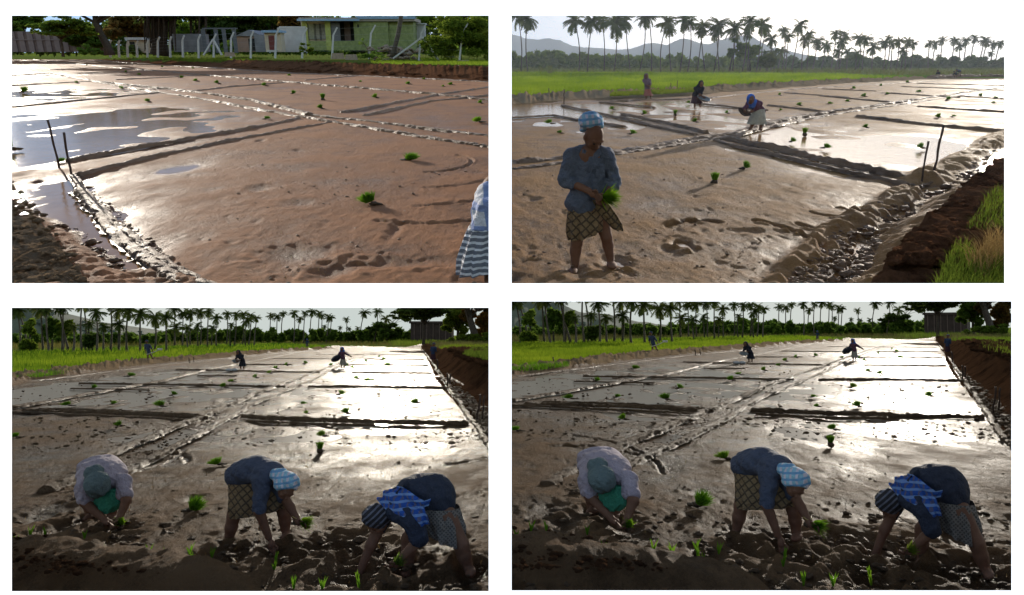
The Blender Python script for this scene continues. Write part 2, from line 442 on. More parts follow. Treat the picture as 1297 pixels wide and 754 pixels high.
def palm(w, base_px, top_px, Rpx, crowns, bark, label, group, Y=None):
    """base and crown given as seen in the picture; the palm stands at its own depth"""
    b = w.G(*base_px) if Y is None else None
    if Y is not None:
        q = w.at(base_px[0], base_px[1], Y); b = Vector((q.x, Y, 0)); 
    Y = b.y; t = w.at(top_px[0], top_px[1], Y+random.uniform(-0.02, 0.02)*Y)
    root = empty('coconut_palm', w, b)
    d = t-b; mb = MB(); pts = []; rad = []
    r0 = max(0.15, Y/F*0.72); bow = random.uniform(-0.05, 0.05)*d.length
    for i in range(9):
        s = i/8; pts.append(Vector((d.x*(s*0.55+0.45*s*s)+bow*math.sin(math.pi*s), d.y*s, d.z*s-0.1*(i == 0))))
        rad.append(r0*(1.0-0.35*s+0.35*(1-s)**8))
    mb.tube(pts, rad, 7)
    put('trunk', mb.mesh('trunk', bark), w, parent=root)
    c = put('crown', random.choice(crowns), w, parent=root)
    c.location = d; s = Rpx*random.uniform(.92, 1.2)*Y/F/2.3; c.scale = (s, s, s); c.rotation_euler = (random.uniform(-.12, .12), random.uniform(-.12, .12), random.uniform(0, 6.28))
    tag(root, label, 'palm tree', group); return root
def tree(w, base, name, label, cat, trunk_pts, trunk_r, clumps, nleaf, lsize, lm, bm_, group=None, limbs=True, flat=0.6):
    """trunk with limbs running out to the leaf clumps (metres, local to the base)"""
    root = empty(name, w, base); mb = MB()
    r = [trunk_r*(1-0.5*i/(len(trunk_pts)-1)) for i in range(len(trunk_pts))]; r[0] *= 1.25
    mb.tube(trunk_pts, r, 9)
    top = Vector(trunk_pts[-1])
    if limbs:
        for c in clumps[:26]:
            k = random.choice(trunk_pts[len(trunk_pts)//2:]); k = Vector(k); e = Vector(c[:3])
            m_ = k.lerp(e, 0.5)+Vector((0, 0, 0.1*(e-k).length))
            mb.tube([k, m_, e], [trunk_r*0.38, trunk_r*0.22, trunk_r*0.07], 5)
    put('trunk', mb.mesh('trunk', bm_), w, parent=root)
    V, Fc = leaves(nleaf, clumps, lsize, flat)
    put('crown', leafmesh('crown', V, Fc, lm), w, parent=root)
    tag(root, label, cat, group); return root
def blob(cx, cy, cz, rx, ry, rz, n, q=0.4, rs=random):
    """n leaf clumps spread through one crown volume"""
    out = []
    for i in range(n):
        d = Vector((rs.gauss(0, 1), rs.gauss(0, 1), rs.gauss(0, 1))).normalized()*rs.random()**0.4
        s = rs.uniform(0.6, 1.25)*q
        out.append((cx+d.x*rx, cy+d.y*ry, cz+d.z*rz, rx*s, ry*s, rz*s*0.8))
    return out

def grove(w, Y, prof, n, ls, m, name, label, lowpx):
    """a far wood that reads as one mass: (px, top) profile"""
    cl = []
    for (x0, t0), (x1, t1) in zip(prof[:-1], prof[1:]):
        k = max(1, int(abs(x1-x0)/4))
        for i in range(k):
            px = x0+(x1-x0)*(i+random.random())/k; top = t0+(t1-t0)*(i+.5)/k+random.uniform(-3, 5)+4*float(vnoise(np.array([px*.09]), np.array([7.0]))[0]); YY = Y*random.uniform(.95, 1.12)
            a = w.at(px, lowpx, YY); c = w.at(px, top, YY); hh = max(.5, c.z-a.z); s = YY/F
            for q in range(3): cl.append((c.x+random.uniform(-3, 3)*s, YY, a.z+hh*(.2+.3*q), random.uniform(3, 6)*s, 4*s, hh*.22))
    V, Fc = leaves(n, cl, ls); o = put(name, leafmesh(name, V, Fc, m), w, w.M); return tag(o, label, 'grove', None, 'stuff')

# ------------------------------------------------------------------ small field things
def bundle_meshes(seed, upright, lm, rm):
    rs = random.Random(seed); mb = MB()
    n = 420
    for i in range(n):
        a = rs.uniform(0, 6.28); q = rs.random()**0.7*(0.5 if upright else 0.85); h = rs.uniform(0.08, 0.17); c = rs.uniform(0, 6.28); rr = 0.05*rs.random()**0.5
        b = Vector((rr*math.cos(c), rr*math.sin(c)*1.3, 0.02+(0.05 if upright else 0))); e = Vector((math.sin(q)*math.cos(a), math.sin(q)*math.sin(a), math.cos(q)))
        sd = Vector((-math.sin(a+1), math.cos(a+1), 0))*0.0045; t = b+e*h+Vector((rs.gauss(0, .012), rs.gauss(0, .012), 0)); m_ = b.lerp(t, 0.6)+Vector((0, 0, 0.008))
        mb.add([b-sd, b+sd, m_+sd, m_-sd, t], [(0, 1, 2, 3), (3, 2, 4)])
    if not upright:
        R = Matrix.Rotation(-0.55, 4, 'Y'); mb.v = [np.array([(R @ Vector(p))[:] for p in q])+np.array([0, 0, 0.02]) for q in mb.v]
    lv = mb.mesh('leaves', lm, False); rb = MB()
    if upright: rb.ball((0, 0, 0.02), (0.075, 0.07, 0.07), 9, 6, 0, 0.2)
    else: rb.ball((0.04, 0, 0.015), (0.06, 0.05, 0.03), 9, 6, 0, 0.25); rb.ball((0.09, 0.02, 0.008), (0.06, 0.04, 0.02), 8, 5, 0, 0.25)
    return lv, rb.mesh('root_clump', rm)
def bundles(w, spots, protos, what):
    """spots (px, py[, width in pixels]); named by how far away they lie"""
    sp = sorted(spots, key=lambda s: -s[1]); made = []
    for i, s in enumerate(sp):
        b = w.G(s[0], s[1]); up = (len(s) > 3 and s[3])
        lv, rb = protos['up' if up else random.choice(['a', 'b', 'c'])]
        sz = (s[2]*b.y/F/0.27) if len(s) > 2 and s[2] else random.uniform(0.85, 1.2)*max(0.9, min(1.35, b.y/40)) if b.y > 16 else 1.1
        root = empty('seedling_bundle', w, (b.x, b.y, 0.0), random.uniform(-0.5, 0.5)+(math.pi if random.random() < 0.25 else 0), sz)
        root.scale = (sz*random.uniform(.8, 1.35), sz*random.uniform(.8, 1.2), sz*random.uniform(.6, 1.05)) if not up else (sz, sz, sz)
        put('leaves', lv, w, parent=root); put('root_clump', rb, w, parent=root)
        st = 'upright green seedling bundle' if up else 'green seedling bundle lying'
        tag(root, f'{st} on mud, {ordw(i)} nearest, {w.view}', 'seedling bundle', f'seedling bundles set out over the mud in the {w.view}')
        made.append(root)
    return made
def stake(w, base_px, top_px, r, m, label, group=None):
    b = w.G(*base_px); t = w.at(top_px[0], top_px[1], b.y)
    d = t-b; mb = MB(); pts = []; n = 6
    for i in range(n+1):
        s = i/n; pts.append(d*s+Vector((random.uniform(-1, 1)*r*0.7, random.uniform(-1, 1)*r*0.7, -0.12*(i == 0))))
    mb.tube(pts, [r*random.uniform(0.85, 1.1) for _ in pts], 7)
    o = put('wooden_stake', mb.mesh('wooden_stake', m), w, place(w, b))
    return tag(o, label, 'stake', group)
def shoots(w, spots, m, group):
    for i, (px, py) in enumerate(sorted(spots)):
        b = w.G(px, py); mb = MB()
        for k in range(6):
            a = random.uniform(0, 6.28); h = random.uniform(0.07, 0.16); l = h*random.uniform(0.1, 0.45)
            t = Vector((l*math.cos(a), l*math.sin(a), h)); sd = Vector((0.006, 0.003, 0)); m_ = t*0.5+Vector((0, 0, 0.02))
            mb.add([-sd, sd, m_+sd, m_-sd, t], [(0, 1, 2, 3), (3, 2, 4)])
        o = put('young_rice_plant', mb.mesh('young_rice_plant', m, False), w, place(w, b))
        tag(o, f'thin green rice shoots in mud, {ordw(i)} from left, {w.view}', 'rice plant', group)
# ------------------------------------------------------------------ people: one continuous surface grown round a skeleton
def seg(a, b, ra, rb): return ('c', np.array(a, float), np.array(b, float), ra, rb)
def ell(c, r, R=None): return ('e', np.array(c, float), np.array(r, float), R)
def chain(pts, rad): return [seg(pts[i], pts[i+1], rad[i], rad[i+1]) for i in range(len(pts)-1)]
def surface(prims, res, k=0.03, grow=0.0, cuts=(), wr=0.0, wl=0.09):
    lo = np.full(3, 1e9); hi = -lo
    B = []
    for p in prims:
        if p[0] == 'c':
            r = max(p[3], p[4])+grow; l, h = np.minimum(p[1], p[2])-r, np.maximum(p[1], p[2])+r
        else:
            r = p[2].max()+grow; l, h = p[1]-r, p[1]+r
        B.append((l, h)); lo = np.minimum(lo, l); hi = np.maximum(hi, h)
    lo = lo-res*3; n = np.ceil((hi+res*3-lo)/res).astype(int)+1
    ax = [lo[i]+np.arange(n[i])*res for i in range(3)]
    D = np.full(n, 9.0, np.float32)
    for p, (l, h) in zip(prims, B):
        m = k+res*2.5
        sl = tuple(slice(max(0, int((l[i]-m-lo[i])/res)), min(n[i], int((h[i]+m-lo[i])/res)+2)) for i in range(3))
        X, Y, Z = np.meshgrid(ax[0][sl[0]], ax[1][sl[1]], ax[2][sl[2]], indexing='ij')
        Q = np.stack([X, Y, Z], -1)
        if p[0] == 'c':
            ab = p[2]-p[1]; t = np.clip(((Q-p[1])@ab)/max(1e-9, ab@ab), 0, 1)
            d = np.linalg.norm(Q-p[1]-t[..., None]*ab, axis=-1)-(p[3]+t*(p[4]-p[3]))-grow
        else:
            q = Q-p[1]
            if p[3] is not None: q = q@np.array(p[3])
            rr = p[2]+grow; kk = np.linalg.norm(q/rr, axis=-1); d = (kk-1)*rr.min()*1.15
        a = D[sl]; hh = np.clip(0.5+0.5*(a-d)/k, 0, 1)
        D[sl] = np.where(a > 8, d, a*(1-hh)+d*hh-k*hh*(1-hh))
    X, Y, Z = np.meshgrid(*ax, indexing='ij')
    if wr: D += wr*2*(vnoise(X/wl+Z/wl*0.5, Y/wl+Z/wl*0.8)+0.5*vnoise(X/wl*2.1+9, Z/wl*2.3+Y/wl))
    for pt, nn in cuts:
        nn = Vector(nn).normalized(); D = np.maximum(D, (X-pt[0])*nn.x+(Y-pt[1])*nn.y+(Z-pt[2])*nn.z)
    return net(D, lo, res)
def net(D, lo, res):
    s = D < 0
    c = [s[i:s.shape[0]-1+i, j:s.shape[1]-1+j, k:s.shape[2]-1+k] for i in (0, 1) for j in (0, 1) for k in (0, 1)]
    cnt = sum(q.astype(np.int8) for q in c); act = (cnt > 0) & (cnt < 8)
    I = np.argwhere(act); idx = np.full(act.shape, -1, np.int64); idx[act] = np.arange(len(I))
    acc = np.zeros((len(I), 3)); num = np.zeros(len(I))
    for ax in range(3):
        o1, o2 = [q for q in range(3) if q != ax]
        for a in (0, 1):
            for b in (0, 1):
                p = I.copy(); p[:, o1] += a; p[:, o2] += b; q = p.copy(); q[:, ax] += 1
                d0 = D[p[:, 0], p[:, 1], p[:, 2]]; d1 = D[q[:, 0], q[:, 1], q[:, 2]]
                m = (d0 < 0) != (d1 < 0); t = d0[m]/(d0[m]-d1[m])
                w = p[m].astype(float); w[:, ax] += t
                acc[m] += w; num[m] += 1
    V = lo+acc/num[:, None]*res; Fs = []
    for ax in range(3):
        sl0 = [slice(None)]*3; sl1 = [slice(None)]*3; sl0[ax] = slice(0, -1); sl1[ax] = slice(1, None)
        e = np.argwhere(s[tuple(sl0)] != s[tuple(sl1)])
        o1, o2 = (ax+1) % 3, (ax+2) % 3
        e = e[(e[:, o1] > 0) & (e[:, o2] > 0) & (e[:, o1] < D.shape[o1]-1) & (e[:, o2] < D.shape[o2]-1)]
        q = []
        for a, b in ((1, 1), (0, 1), (0, 0), (1, 0)):
            p = e.copy(); p[:, o1] -= a; p[:, o2] -= b; q.append(idx[p[:, 0], p[:, 1], p[:, 2]])
        q = np.stack(q, 1); ins = s[e[:, 0], e[:, 1], e[:, 2]]
        q[~ins] = q[~ins][:, ::-1]; Fs.append(q)
    return V, np.concatenate(Fs)
def skin_mesh(name, parts, m, extra=None):
    """parts: list of (V,F); extra: an MB joined into the same mesh"""
    Vs = []; Fl = []; n = 0
    for V, Fc in parts: Vs.append(V); Fl += (Fc+n).tolist(); n += len(V)
    if extra is not None and extra.v:
        V = np.concatenate(extra.v); Vs.append(V); Fl += [[i+n for i in f] for f in extra.f]
    me = bpy.data.meshes.new(name); fill(me, np.concatenate(Vs), Fl); me.materials.append(m); return me
def fingers(mb, palm, d, side, ln=0.085, curl=0.5, r=0.0105):
    """four unequal bent fingers and a thumb leaving the side of the palm"""
    d = Vector(d).normalized(); side = Vector(side); side = (side-d*side.dot(d)).normalized(); nrm = d.cross(side)
    for k, q in enumerate((0.92, 1.0, 0.95, 0.78)):
        b = Vector(palm)+side*(0.030-0.02*k)+d*0.03; pts = [b-d*0.02]; a = 0
        for s in range(3):
            a += curl*0.6; e = d*math.cos(a)+nrm*math.sin(a); pts.append(pts[-1]+e*ln*q*(0.45, 0.32, 0.25)[s]+(d*0.015 if s == 0 else Vector()))
        mb.tube(pts, [r*1.05, r, r*0.9, r*0.72], 6)
    b = Vector(palm)+side*0.035-d*0.01; e = (d*0.55+side*0.75+nrm*0.3).normalized()
    mb.tube([b-e*0.02, b+e*0.035, b+e*0.035+(d*0.85+nrm*0.5).normalized()*0.035], [r*1.25, r*1.1, r*0.8], 6)
def loft(rings, n=44, folds=9, amp=0.02, seed=0, cap=False):
    """cloth tube through rings (centre, u, v); folds deepen toward the hem"""
    mb = MB(); V = []; m = len(rings); rs = random.Random(seed); ph = rs.uniform(0, 6)
    sub = []
    for i in range(m-1):
        for s in range(5):
            t = s/5; sub.append([Vector(rings[i][j]).lerp(Vector(rings[i+1][j]), t) for j in range(3)]+[(i+t)/(m-1)])
    sub.append([Vector(q) for q in rings[-1]]+[1.0])
    for c, u, v, t in sub:
        for k in range(n):
            a = 2*math.pi*k/n
            f = 1+amp*(0.3+t)*(math.sin(a*folds+ph+2*t)+0.6*math.sin(a*(folds*2-3)+ph*2-t*3))/max(0.05, u.length)
            V.append(c+(u*math.cos(a)+v*math.sin(a))*f)
    f = []
    for i in range(len(sub)-1):
        for k in range(n): k2 = (k+1) % n; f.append((i*n+k, i*n+k2, (i+1)*n+k2, (i+1)*n+k))
    mb.add(V, f); 
    if cap: mb.f.append(list(range(n))); mb.m.append(0)
    return mb
def strip(pts, wid, n=7, thick=0.012, seed=0):
    """a crumpled band of cloth: pts along it, wid = vector across at every point"""
    rs = random.Random(seed); mb = MB(); V = []; m = len(pts)
    ph = [rs.uniform(0, 6) for _ in range(4)]
    for i in range(m):
        p = Vector(pts[i]); w = Vector(wid[i]); d = (Vector(pts[min(i+1, m-1)])-Vector(pts[max(0, i-1)])).normalized()
        nn = d.cross(w).normalized()
        for k in range(n):
            t = k/(n-1)-0.5; V.append(p+w*t+nn*thick*(math.sin(t*9+ph[0]+i*0.7)+0.6*math.sin(t*19+ph[1]-i)))
    V2 = [v-Vector((0, 0, 0.012)) for v in V]; f = []
    for i in range(m-1):
        for k in range(n-1):
            a = i*n+k; f.append((a, a+1, a+n+1, a+n)); b = m*n; f.append((b+a, b+a+n, b+a+n+1, b+a+1))
    mb.add(V+V2, f); return mb
class Figure:
    def __init__(self, w, base_px, label, group=None, foot=0.0):
        self.w = w; self.b = w.G(*base_px); self.root = empty('person', w, self.b)
        tag(self.root, label, 'person', group); self.body = []; self.tube = MB(); self.extra = []
    def J(self, px, py, dy=0.0): return self.w.at(px, py, self.b.y+dy)-self.b
    def cloth(self, name, V_F, m, parent=None):
        me = bpy.data.meshes.new(name); fill(me, V_F[0], V_F[1]); me.materials.append(m)
        return put(name, me, self.w, parent=parent or self.root)
    def mb(self, name, mb, m, parent=None, smooth=True):
        return put(name, mb.mesh(name, m, smooth), self.w, parent=parent or self.root)
    def done(self, m, res=0.014, k=0.025):
        me = skin_mesh('body', [surface(self.body, res, k)]+self.extra, m, self.tube)
        return put('body', me, self.w, parent=self.root)
    def head(self, c, s, face, up=(0, 0, 1)):
        """head looking along face; returns its axes (right, face, up)"""
        f = Vector(face).normalized(); u = Vector(up); u = (u-f*u.dot(f)).normalized(); r = f.cross(u)
        c = Vector(c); R = np.array([r, f, u]).T; P = lambda a, b, d: c+(r*a+f*b+u*d)*s
        prims = [ell(c, (0.078*s, 0.097*s, 0.115*s), R), ell(P(0, 0.028, -0.06), (0.058*s, 0.062*s, 0.06*s), R),
              seg(P(0, 0.088, 0.012), P(0, 0.112, -0.022), 0.011*s, 0.017*s), seg(P(-0.045, 0.082, 0.028), P(0.045, 0.082, 0.028), 0.014*s, 0.014*s),
              seg(P(-0.022, 0.088, -0.058), P(0.022, 0.088, -0.058), 0.010*s, 0.010*s), seg(P(-0.02, 0.084, -0.072), P(0.02, 0.084, -0.072), 0.009*s, 0.009*s)]
        for e in (-1, 1):
            prims += [ell(P(e*0.082, -0.005, -0.01), (0.014*s, 0.026*s, 0.036*s), R), ell(P(e*0.045, 0.066, -0.03), (0.024*s, 0.02*s, 0.02*s), R)]
        self.extra.append(surface(prims, 0.0085*s, 0.012*s))
        return R, P
    def eyes(self, P, s, m):
        for e in (-1, 1):
            b = MB(); b.ball(P(e*0.033, 0.086, 0.004), 0.0125*s, 8, 6); self.mb('eye', b, m)
    def bunch(self, p, d, size, lm, n=140, seed=1):
        """green seedlings held in the hand"""
        rs = random.Random(seed); d = Vector(d).normalized(); mb = MB(); p = Vector(p)
        for i in range(n):
            q = Vector((rs.gauss(0, 1), rs.gauss(0, 1), rs.gauss(0, 1)))*0.24; e = (d+q).normalized(); L = size*rs.uniform(0.6, 1.1)
            sd = e.cross(Vector((rs.random(), rs.random(), 1))).normalized()*0.007; b = p-d*0.05; m_ = b+e*L*0.55; t = b+e*L+Vector((0, 0, -L*0.15*rs.random()))
            mb.add([b-sd, b+sd, m_+sd, m_-sd, t], [(0, 1, 2, 3), (3, 2, 4)])
        return mb
def held_bundle(fig, mb, lm, rm, p, label, d):
    o = empty('seedling_bundle', fig.w, fig.b); put('leaves', mb.mesh('leaves', lm, False), fig.w, parent=o)
    r = MB(); r.ball(Vector(p)-Vector(d).normalized()*0.08, 0.035, 8, 6, 0, 0.25); put('root_clump', r.mesh('root_clump', rm), fig.w, parent=o)
    return tag(o, label, 'seedling bundle')
def far_person(w, base, head, hip, feet, hands, mats, label, hr=0.14, skirt=True, group=None, scarf=False, shw=0.19):
    """a person small in the picture: the same kind of figure from fewer joints"""
    f = Figure(w, base, label, group); J = f.J; hd = J(*head, -0.05 if len(head) < 3 else 0) if len(head) < 3 else J(*head)
    hp = J(*hip); ft = [J(*q) for q in feet]; hn = [J(*q) for q in hands]
    sk, sh, lo, cl = mats; d = (hp-hd); nk = hd+d.normalized()*hr*1.15; ch = nk.lerp(hp, 0.28)
    res = 0.022; f.body = [seg(nk, hd, 0.06, 0.06), seg(ch, hp, 0.12, 0.12)]
    for i, t in enumerate(ft):
        hj = hp+Vector(((-1, 1)[i]*0.09, 0, -0.03)); kn = hj.lerp(t, 0.5)+Vector((0, -0.05, 0))
        f.body += chain([hj, kn, t], [0.095, 0.065, 0.045]); f.body.append(ell(t+Vector((0, -0.06, 0.0)), (0.05, 0.12, 0.04)))
    sl = []; sho = []
    for i, t in enumerate(hn):
        s = nk.lerp(hp, 0.16)+Vector(((-1, 1)[i]*shw, 0, 0)); e = s.lerp(t, 0.5)+Vector(((-1, 1)[i]*0.05, 0.03, -0.03))
        f.body += chain([s, e, t], [0.06, 0.047, 0.035]); f.body.append(ell(t, (0.04, 0.045, 0.06)))
        dd = (t-e).normalized(); fingers(f.tube, t+dd*0.02, dd, (1, 0, 0.2))
        sl += chain([s, e], [0.075, 0.062]); sho.append(s)
    Rm, P = f.head(hd, hr/0.115, (0.1, -0.9, -0.5) if d.z < -0.3 else (0, -0.6, -0.8))
    f.done(sk, res)
    torso = [seg(sho[0], sho[1], 0.08, 0.08), ell(ch, (0.19, 0.14, 0.16)), seg(ch, hp, 0.155, 0.165)]+sl
    f.cloth('shirt', surface(torso, res, 0.04, 0.012, (), 0.012, 0.11), sh)
    if skirt:
        k0 = hp+Vector((0, 0, 0.06)); mid = (ft[0]+ft[1])/2; wd = abs(ft[1].x-ft[0].x)/2+0.15
        f.mb('skirt', loft([(k0, (0.17, 0, 0), (0, 0.15, 0)), (hp.lerp(mid, 0.3), (0.21, 0, 0), (0, 0.19, 0)), (hp.lerp(mid, 0.68), (wd, 0, 0), (0, 0.22, 0))], 36, 8, 0.018, len(label)), lo)
    cw = [ell(hd+Vector((0, 0.02, hr*0.22)), (hr*0.83, hr*0.95, hr*0.9))]
    cuts = [(hd+Vector((0, -hr*0.3, hr*0.12)), (0, -0.75, -0.75))]
    if scarf:
        cw.append(seg(hd+Vector((0, 0.05, 0)), nk+Vector((0, 0.07, -0.05)), hr*0.8, hr*1.15)); cuts = [(hd+Vector((0, -hr*0.5, 0)), (0, -1, -0.15))]
    f.cloth('head_cloth', surface(cw, res*0.8, 0.03, 0.012, cuts, 0.01, 0.07), cl)
    return f
# ------------------------------------------------------------------ shared materials
M = {}
M['mud_ul'] = mud('pinkish mud', (0.39, 0.185, 0.09), (0.23, 0.105, 0.05), 0.6, 0.9, 0.018, 0.03, fine=44)
M['mud_ur'] = mud('brown mud', (0.41, 0.215, 0.086), (0.21, 0.106, 0.044), 0.56, 0.88, 0.022, 0.06, fine=44)
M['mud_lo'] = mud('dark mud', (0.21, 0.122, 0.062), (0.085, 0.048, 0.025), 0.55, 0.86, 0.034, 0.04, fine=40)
M['ridge_ul'] = mud('bund mud', (0.28, 0.165, 0.095), (0.14, 0.08, 0.045), 0.46, 0.75, 0.02, 0.25, fine=40)
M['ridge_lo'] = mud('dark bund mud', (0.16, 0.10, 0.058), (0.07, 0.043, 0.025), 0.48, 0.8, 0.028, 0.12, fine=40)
M['soil'] = mud('dug brown soil', (0.26, 0.12, 0.06), (0.10, 0.045, 0.024), 0.85, 0.98, 0.07, 0.0, fine=26)
M['soil_shaded'] = mud('bank soil darkened as shade', (0.13, 0.066, 0.035), (0.055, 0.028, 0.016), 0.85, 0.98, 0.06, 0.0, fine=26)  # darker copy of the soil: the bank's shade is put into its colour
M['drysoil'] = mud('dry earth', (0.36, 0.25, 0.15), (0.19, 0.125, 0.07), 0.8, 0.95, 0.04, 0.0)
M['turf'] = mud('grassy ground', (0.16, 0.19, 0.04), (0.09, 0.12, 0.025), 0.8, 0.95, 0.05, 0.0)
M['ricefloor'] = mud('green paddy ground', (0.10, 0.21, 0.015), (0.06, 0.14, 0.012), 0.8, 0.95, 0.05, 0.0)
def water_mat(name, col, rough):
    m, nt, b = mat(name); co = objco(nt)
    n = noise(nt, 0.9, 3, 0.5, co); r = ramp(nt, n.outputs[0], [(0.3, tuple(x*0.8 for x in col)), (0.7, col)])
    nt.links.new(r.outputs[0], b.inputs['Base Color']); b.inputs['Roughness'].default_value = rough; b.inputs['Specular IOR Level'].default_value = .08; b.inputs['Specular Tint'].default_value = (.66, .50, .36, 1)
    bump(nt, b, noise(nt, 4, 5, 0.65, co).outputs[0], 0.006); return m
M['water_ul'] = water_mat('muddy water', (0.44, 0.23, 0.09), 0.05)
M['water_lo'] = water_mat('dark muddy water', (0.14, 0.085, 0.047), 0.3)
M['rice'] = leafm('rice blades', (0.22, 0.33, 0.025), (0.09, 0.18, 0.014), 0.55, 0.16)
M['grass'] = leafm('wild grass', (0.17, 0.24, 0.03), (0.09, 0.14, 0.02), 0.45, 0.8)
M['drygrass'] = leafm('dry grass', (0.20, 0.18, 0.06), (0.12, 0.13, 0.04), 0.3, 0.8)
M['straw'] = leafm('straw', (0.42, 0.31, 0.13), (0.25, 0.17, 0.07), 0.2, 2)
M['seedling'] = leafm('seedling green', (0.19, 0.37, 0.025), (0.10, 0.24, 0.015), 0.5, 9)
M['root'] = simple('muddy roots', (0.10, 0.065, 0.035), None, 30, 0.8, 0.02, 60)
M['palm'] = leafm('palm fronds', (0.12, 0.16, 0.04), (0.07, 0.10, 0.025), 0.35, 0.8)
M['bark'] = simple('palm bark', (0.15, 0.12, 0.09), (0.07, 0.055, 0.04), 3, 0.9, 0.05, 9)
M['darkbark'] = simple('dark bark', (0.11, 0.085, 0.065), (0.05, 0.04, 0.03), 4, 0.9, 0.06, 10)
M['leaf_dark'] = leafm('dark leaves', (0.12, 0.18, 0.04), (0.07, 0.11, 0.025), 0.5, 0.8)
M['leaf_mid'] = leafm('mid green leaves', (0.18, 0.28, 0.045), (0.09, 0.16, 0.025), 0.5, 0.8)
M['leaf_light'] = leafm('light green leaves', (0.20, 0.30, 0.03), (0.12, 0.19, 0.02), 0.45, 0.8)
M['leaf_rust'] = leafm('rusty leaves', (0.26, 0.14, 0.04), (0.10, 0.10, 0.03), 0.35, 0.7)
M['wood'] = simple('stake wood', (0.10, 0.06, 0.042), (0.05, 0.03, 0.02), 12, 0.8, 0.01, 40)
M['concrete'] = simple('concrete', (0.66, 0.64, 0.60), (0.50, 0.48, 0.45), 4, 0.85, 0.01, 20)
M['rubble'] = simple('broken stone', (0.40, 0.30, 0.21), (0.24, 0.18, 0.12), 3, 0.9, 0.05, 8)
M['skin'] = simple('brown skin', (0.19, 0.095, 0.058), (0.14, 0.066, 0.04), 10, 0.7, 0.003, 60, 0.15)
M['eye'] = simple('eye', (0.05, 0.045, 0.04), None, 10, 0.2)
M['hills'] = simple('wooded hills', (0.055, 0.075, 0.06), (0.035, 0.05, 0.045), 0.01, 1.0)
ex = lambda *pts: list(pts)

# ------------------------------------------------------------------ TOP LEFT: bare puddled field, fence, house
w = UL
far_ul = [(-230, 74), (15, 75.5), (123, 75.5), (207, 81), (296, 86), (370, 91), (469, 95), (560, 99), (634, 103)]
z_far = far_ul+[(634, 60), (-230, 60)]
bank_ul = [(-230, 300), (15, 232), (30, 262), (60, 296), (85, 330), (108, 362), (110, 376), (-230, 376)]
dents_ul = []
for px, py, rx, ry, dp in ((330, 178, .1, .3, .05), (380, 190, .25, .2, .03), (330, 238, .2, .3, .04), (375, 325, .3, .4, .05), (420, 345, .2, .3, .05), (470, 335, .4, .2, .03), (560, 330, .5, .2, .035), (500, 293, .08, .6, .03), (380, 257, .2, .3, .03)):
    p = w.G(px, py); dents_ul.append((p.x, p.y, rx, ry, dp))
for k in range(90):
    p = w.G(random.uniform(230, 630), random.uniform(165, 365)); dents_ul.append((p.x, p.y, random.uniform(.03, .1), random.uniform(.04, .18), random.uniform(.004, .014)))
for (cx, cy, r0, a0, a1) in ((545, 205, .9, -1.5, 1.0), (555, 215, 1.3, -1.6, .6), (540, 225, 1.8, -1.5, .2), (560, 235, 2.0, -1.9, -.3)):   # curved drag marks of a levelling board
    p = w.G(cx, cy)
    for k in range(46):
        a = a0+(a1-a0)*k/45; dents_ul.append((p.x+r0*math.cos(a)*1.0, p.y+r0*1.5*math.sin(a), .045, .09, .016+.01*random.random()))
pud_ul = [(120, 170, 2.2, .05), (60, 150, 3, .06), (200, 165, 2.5, .05), (250, 150, 2.2, .045), (150, 145, 3, .05), (100, 120, 4, .05), (40, 118, 5, .06), (140, 180, 1.0, .05), (222, 212, .5, .045), (245, 208, .4, .04),
          (340, 112, 3, .035), (430, 118, 2.5, .03), (560, 145, 2.5, .035), (60, 95, 6, .05), (20, 165, 2, .06), (30, 200, 1.4, .07), (60, 235, .9, .08), (85, 262, .7, .08), (115, 310, .6, .09), (140, 335, .55, .1), (100, 285, .6, .09), (60, 180, 1.4, .05), (480, 138, 1.0, .05), (560, 160, 1.2, .04), (300, 104, 3, .03)]
def rough_ul(px, py):
    d = np.interp(py, [200, 232, 262, 296, 330, 376], [70, 80, 120, 165, 215, 290])
    return np.clip((d-px)/30, 0, 1)*2.2
ground(w, -230, 633, 372, [M['mud_ul'], M['drysoil'], M['turf'], M['soil']],
       [(z_far, 2), ([(p[0], p[1]+1.5) for p in far_ul[4:]]+[(p[0], p[1]-3.4) for p in far_ul[4:][::-1]], 3), ([(-230, 75.5), (15, 76), (123, 76), (207, 81.5), (296, 87), (296, 83.5), (207, 79.5), (123, 74.6), (-230, 74.2)], 3), ([(-230, 75), (150, 75), (300, 84), (300, 74), (150, 66), (-230, 64)], 2), (bank_ul, 1)],
       [(6, .008), (2.2, .010), (1.0, .010), (0.5, .008), (0.3, .007), (0.16, .005), (0.09, .004), (0.06, .003)], dents_ul, pud_ul, rough_ul,
       [([(p[0], p[1]-2.4) for p in far_ul], .5, 2.6, .12), ([(p[0], p[1]-2.8) for p in far_ul[4:]], .5, 1.6, .16), ([(-60, 285), (20, 285), (58, 330), (88, 376)], .16, .55, .12)])
water(w, [(-230, 75.2), (633, 75.2), (633, 371), (-230, 371)], -.054, M['water_ul'])
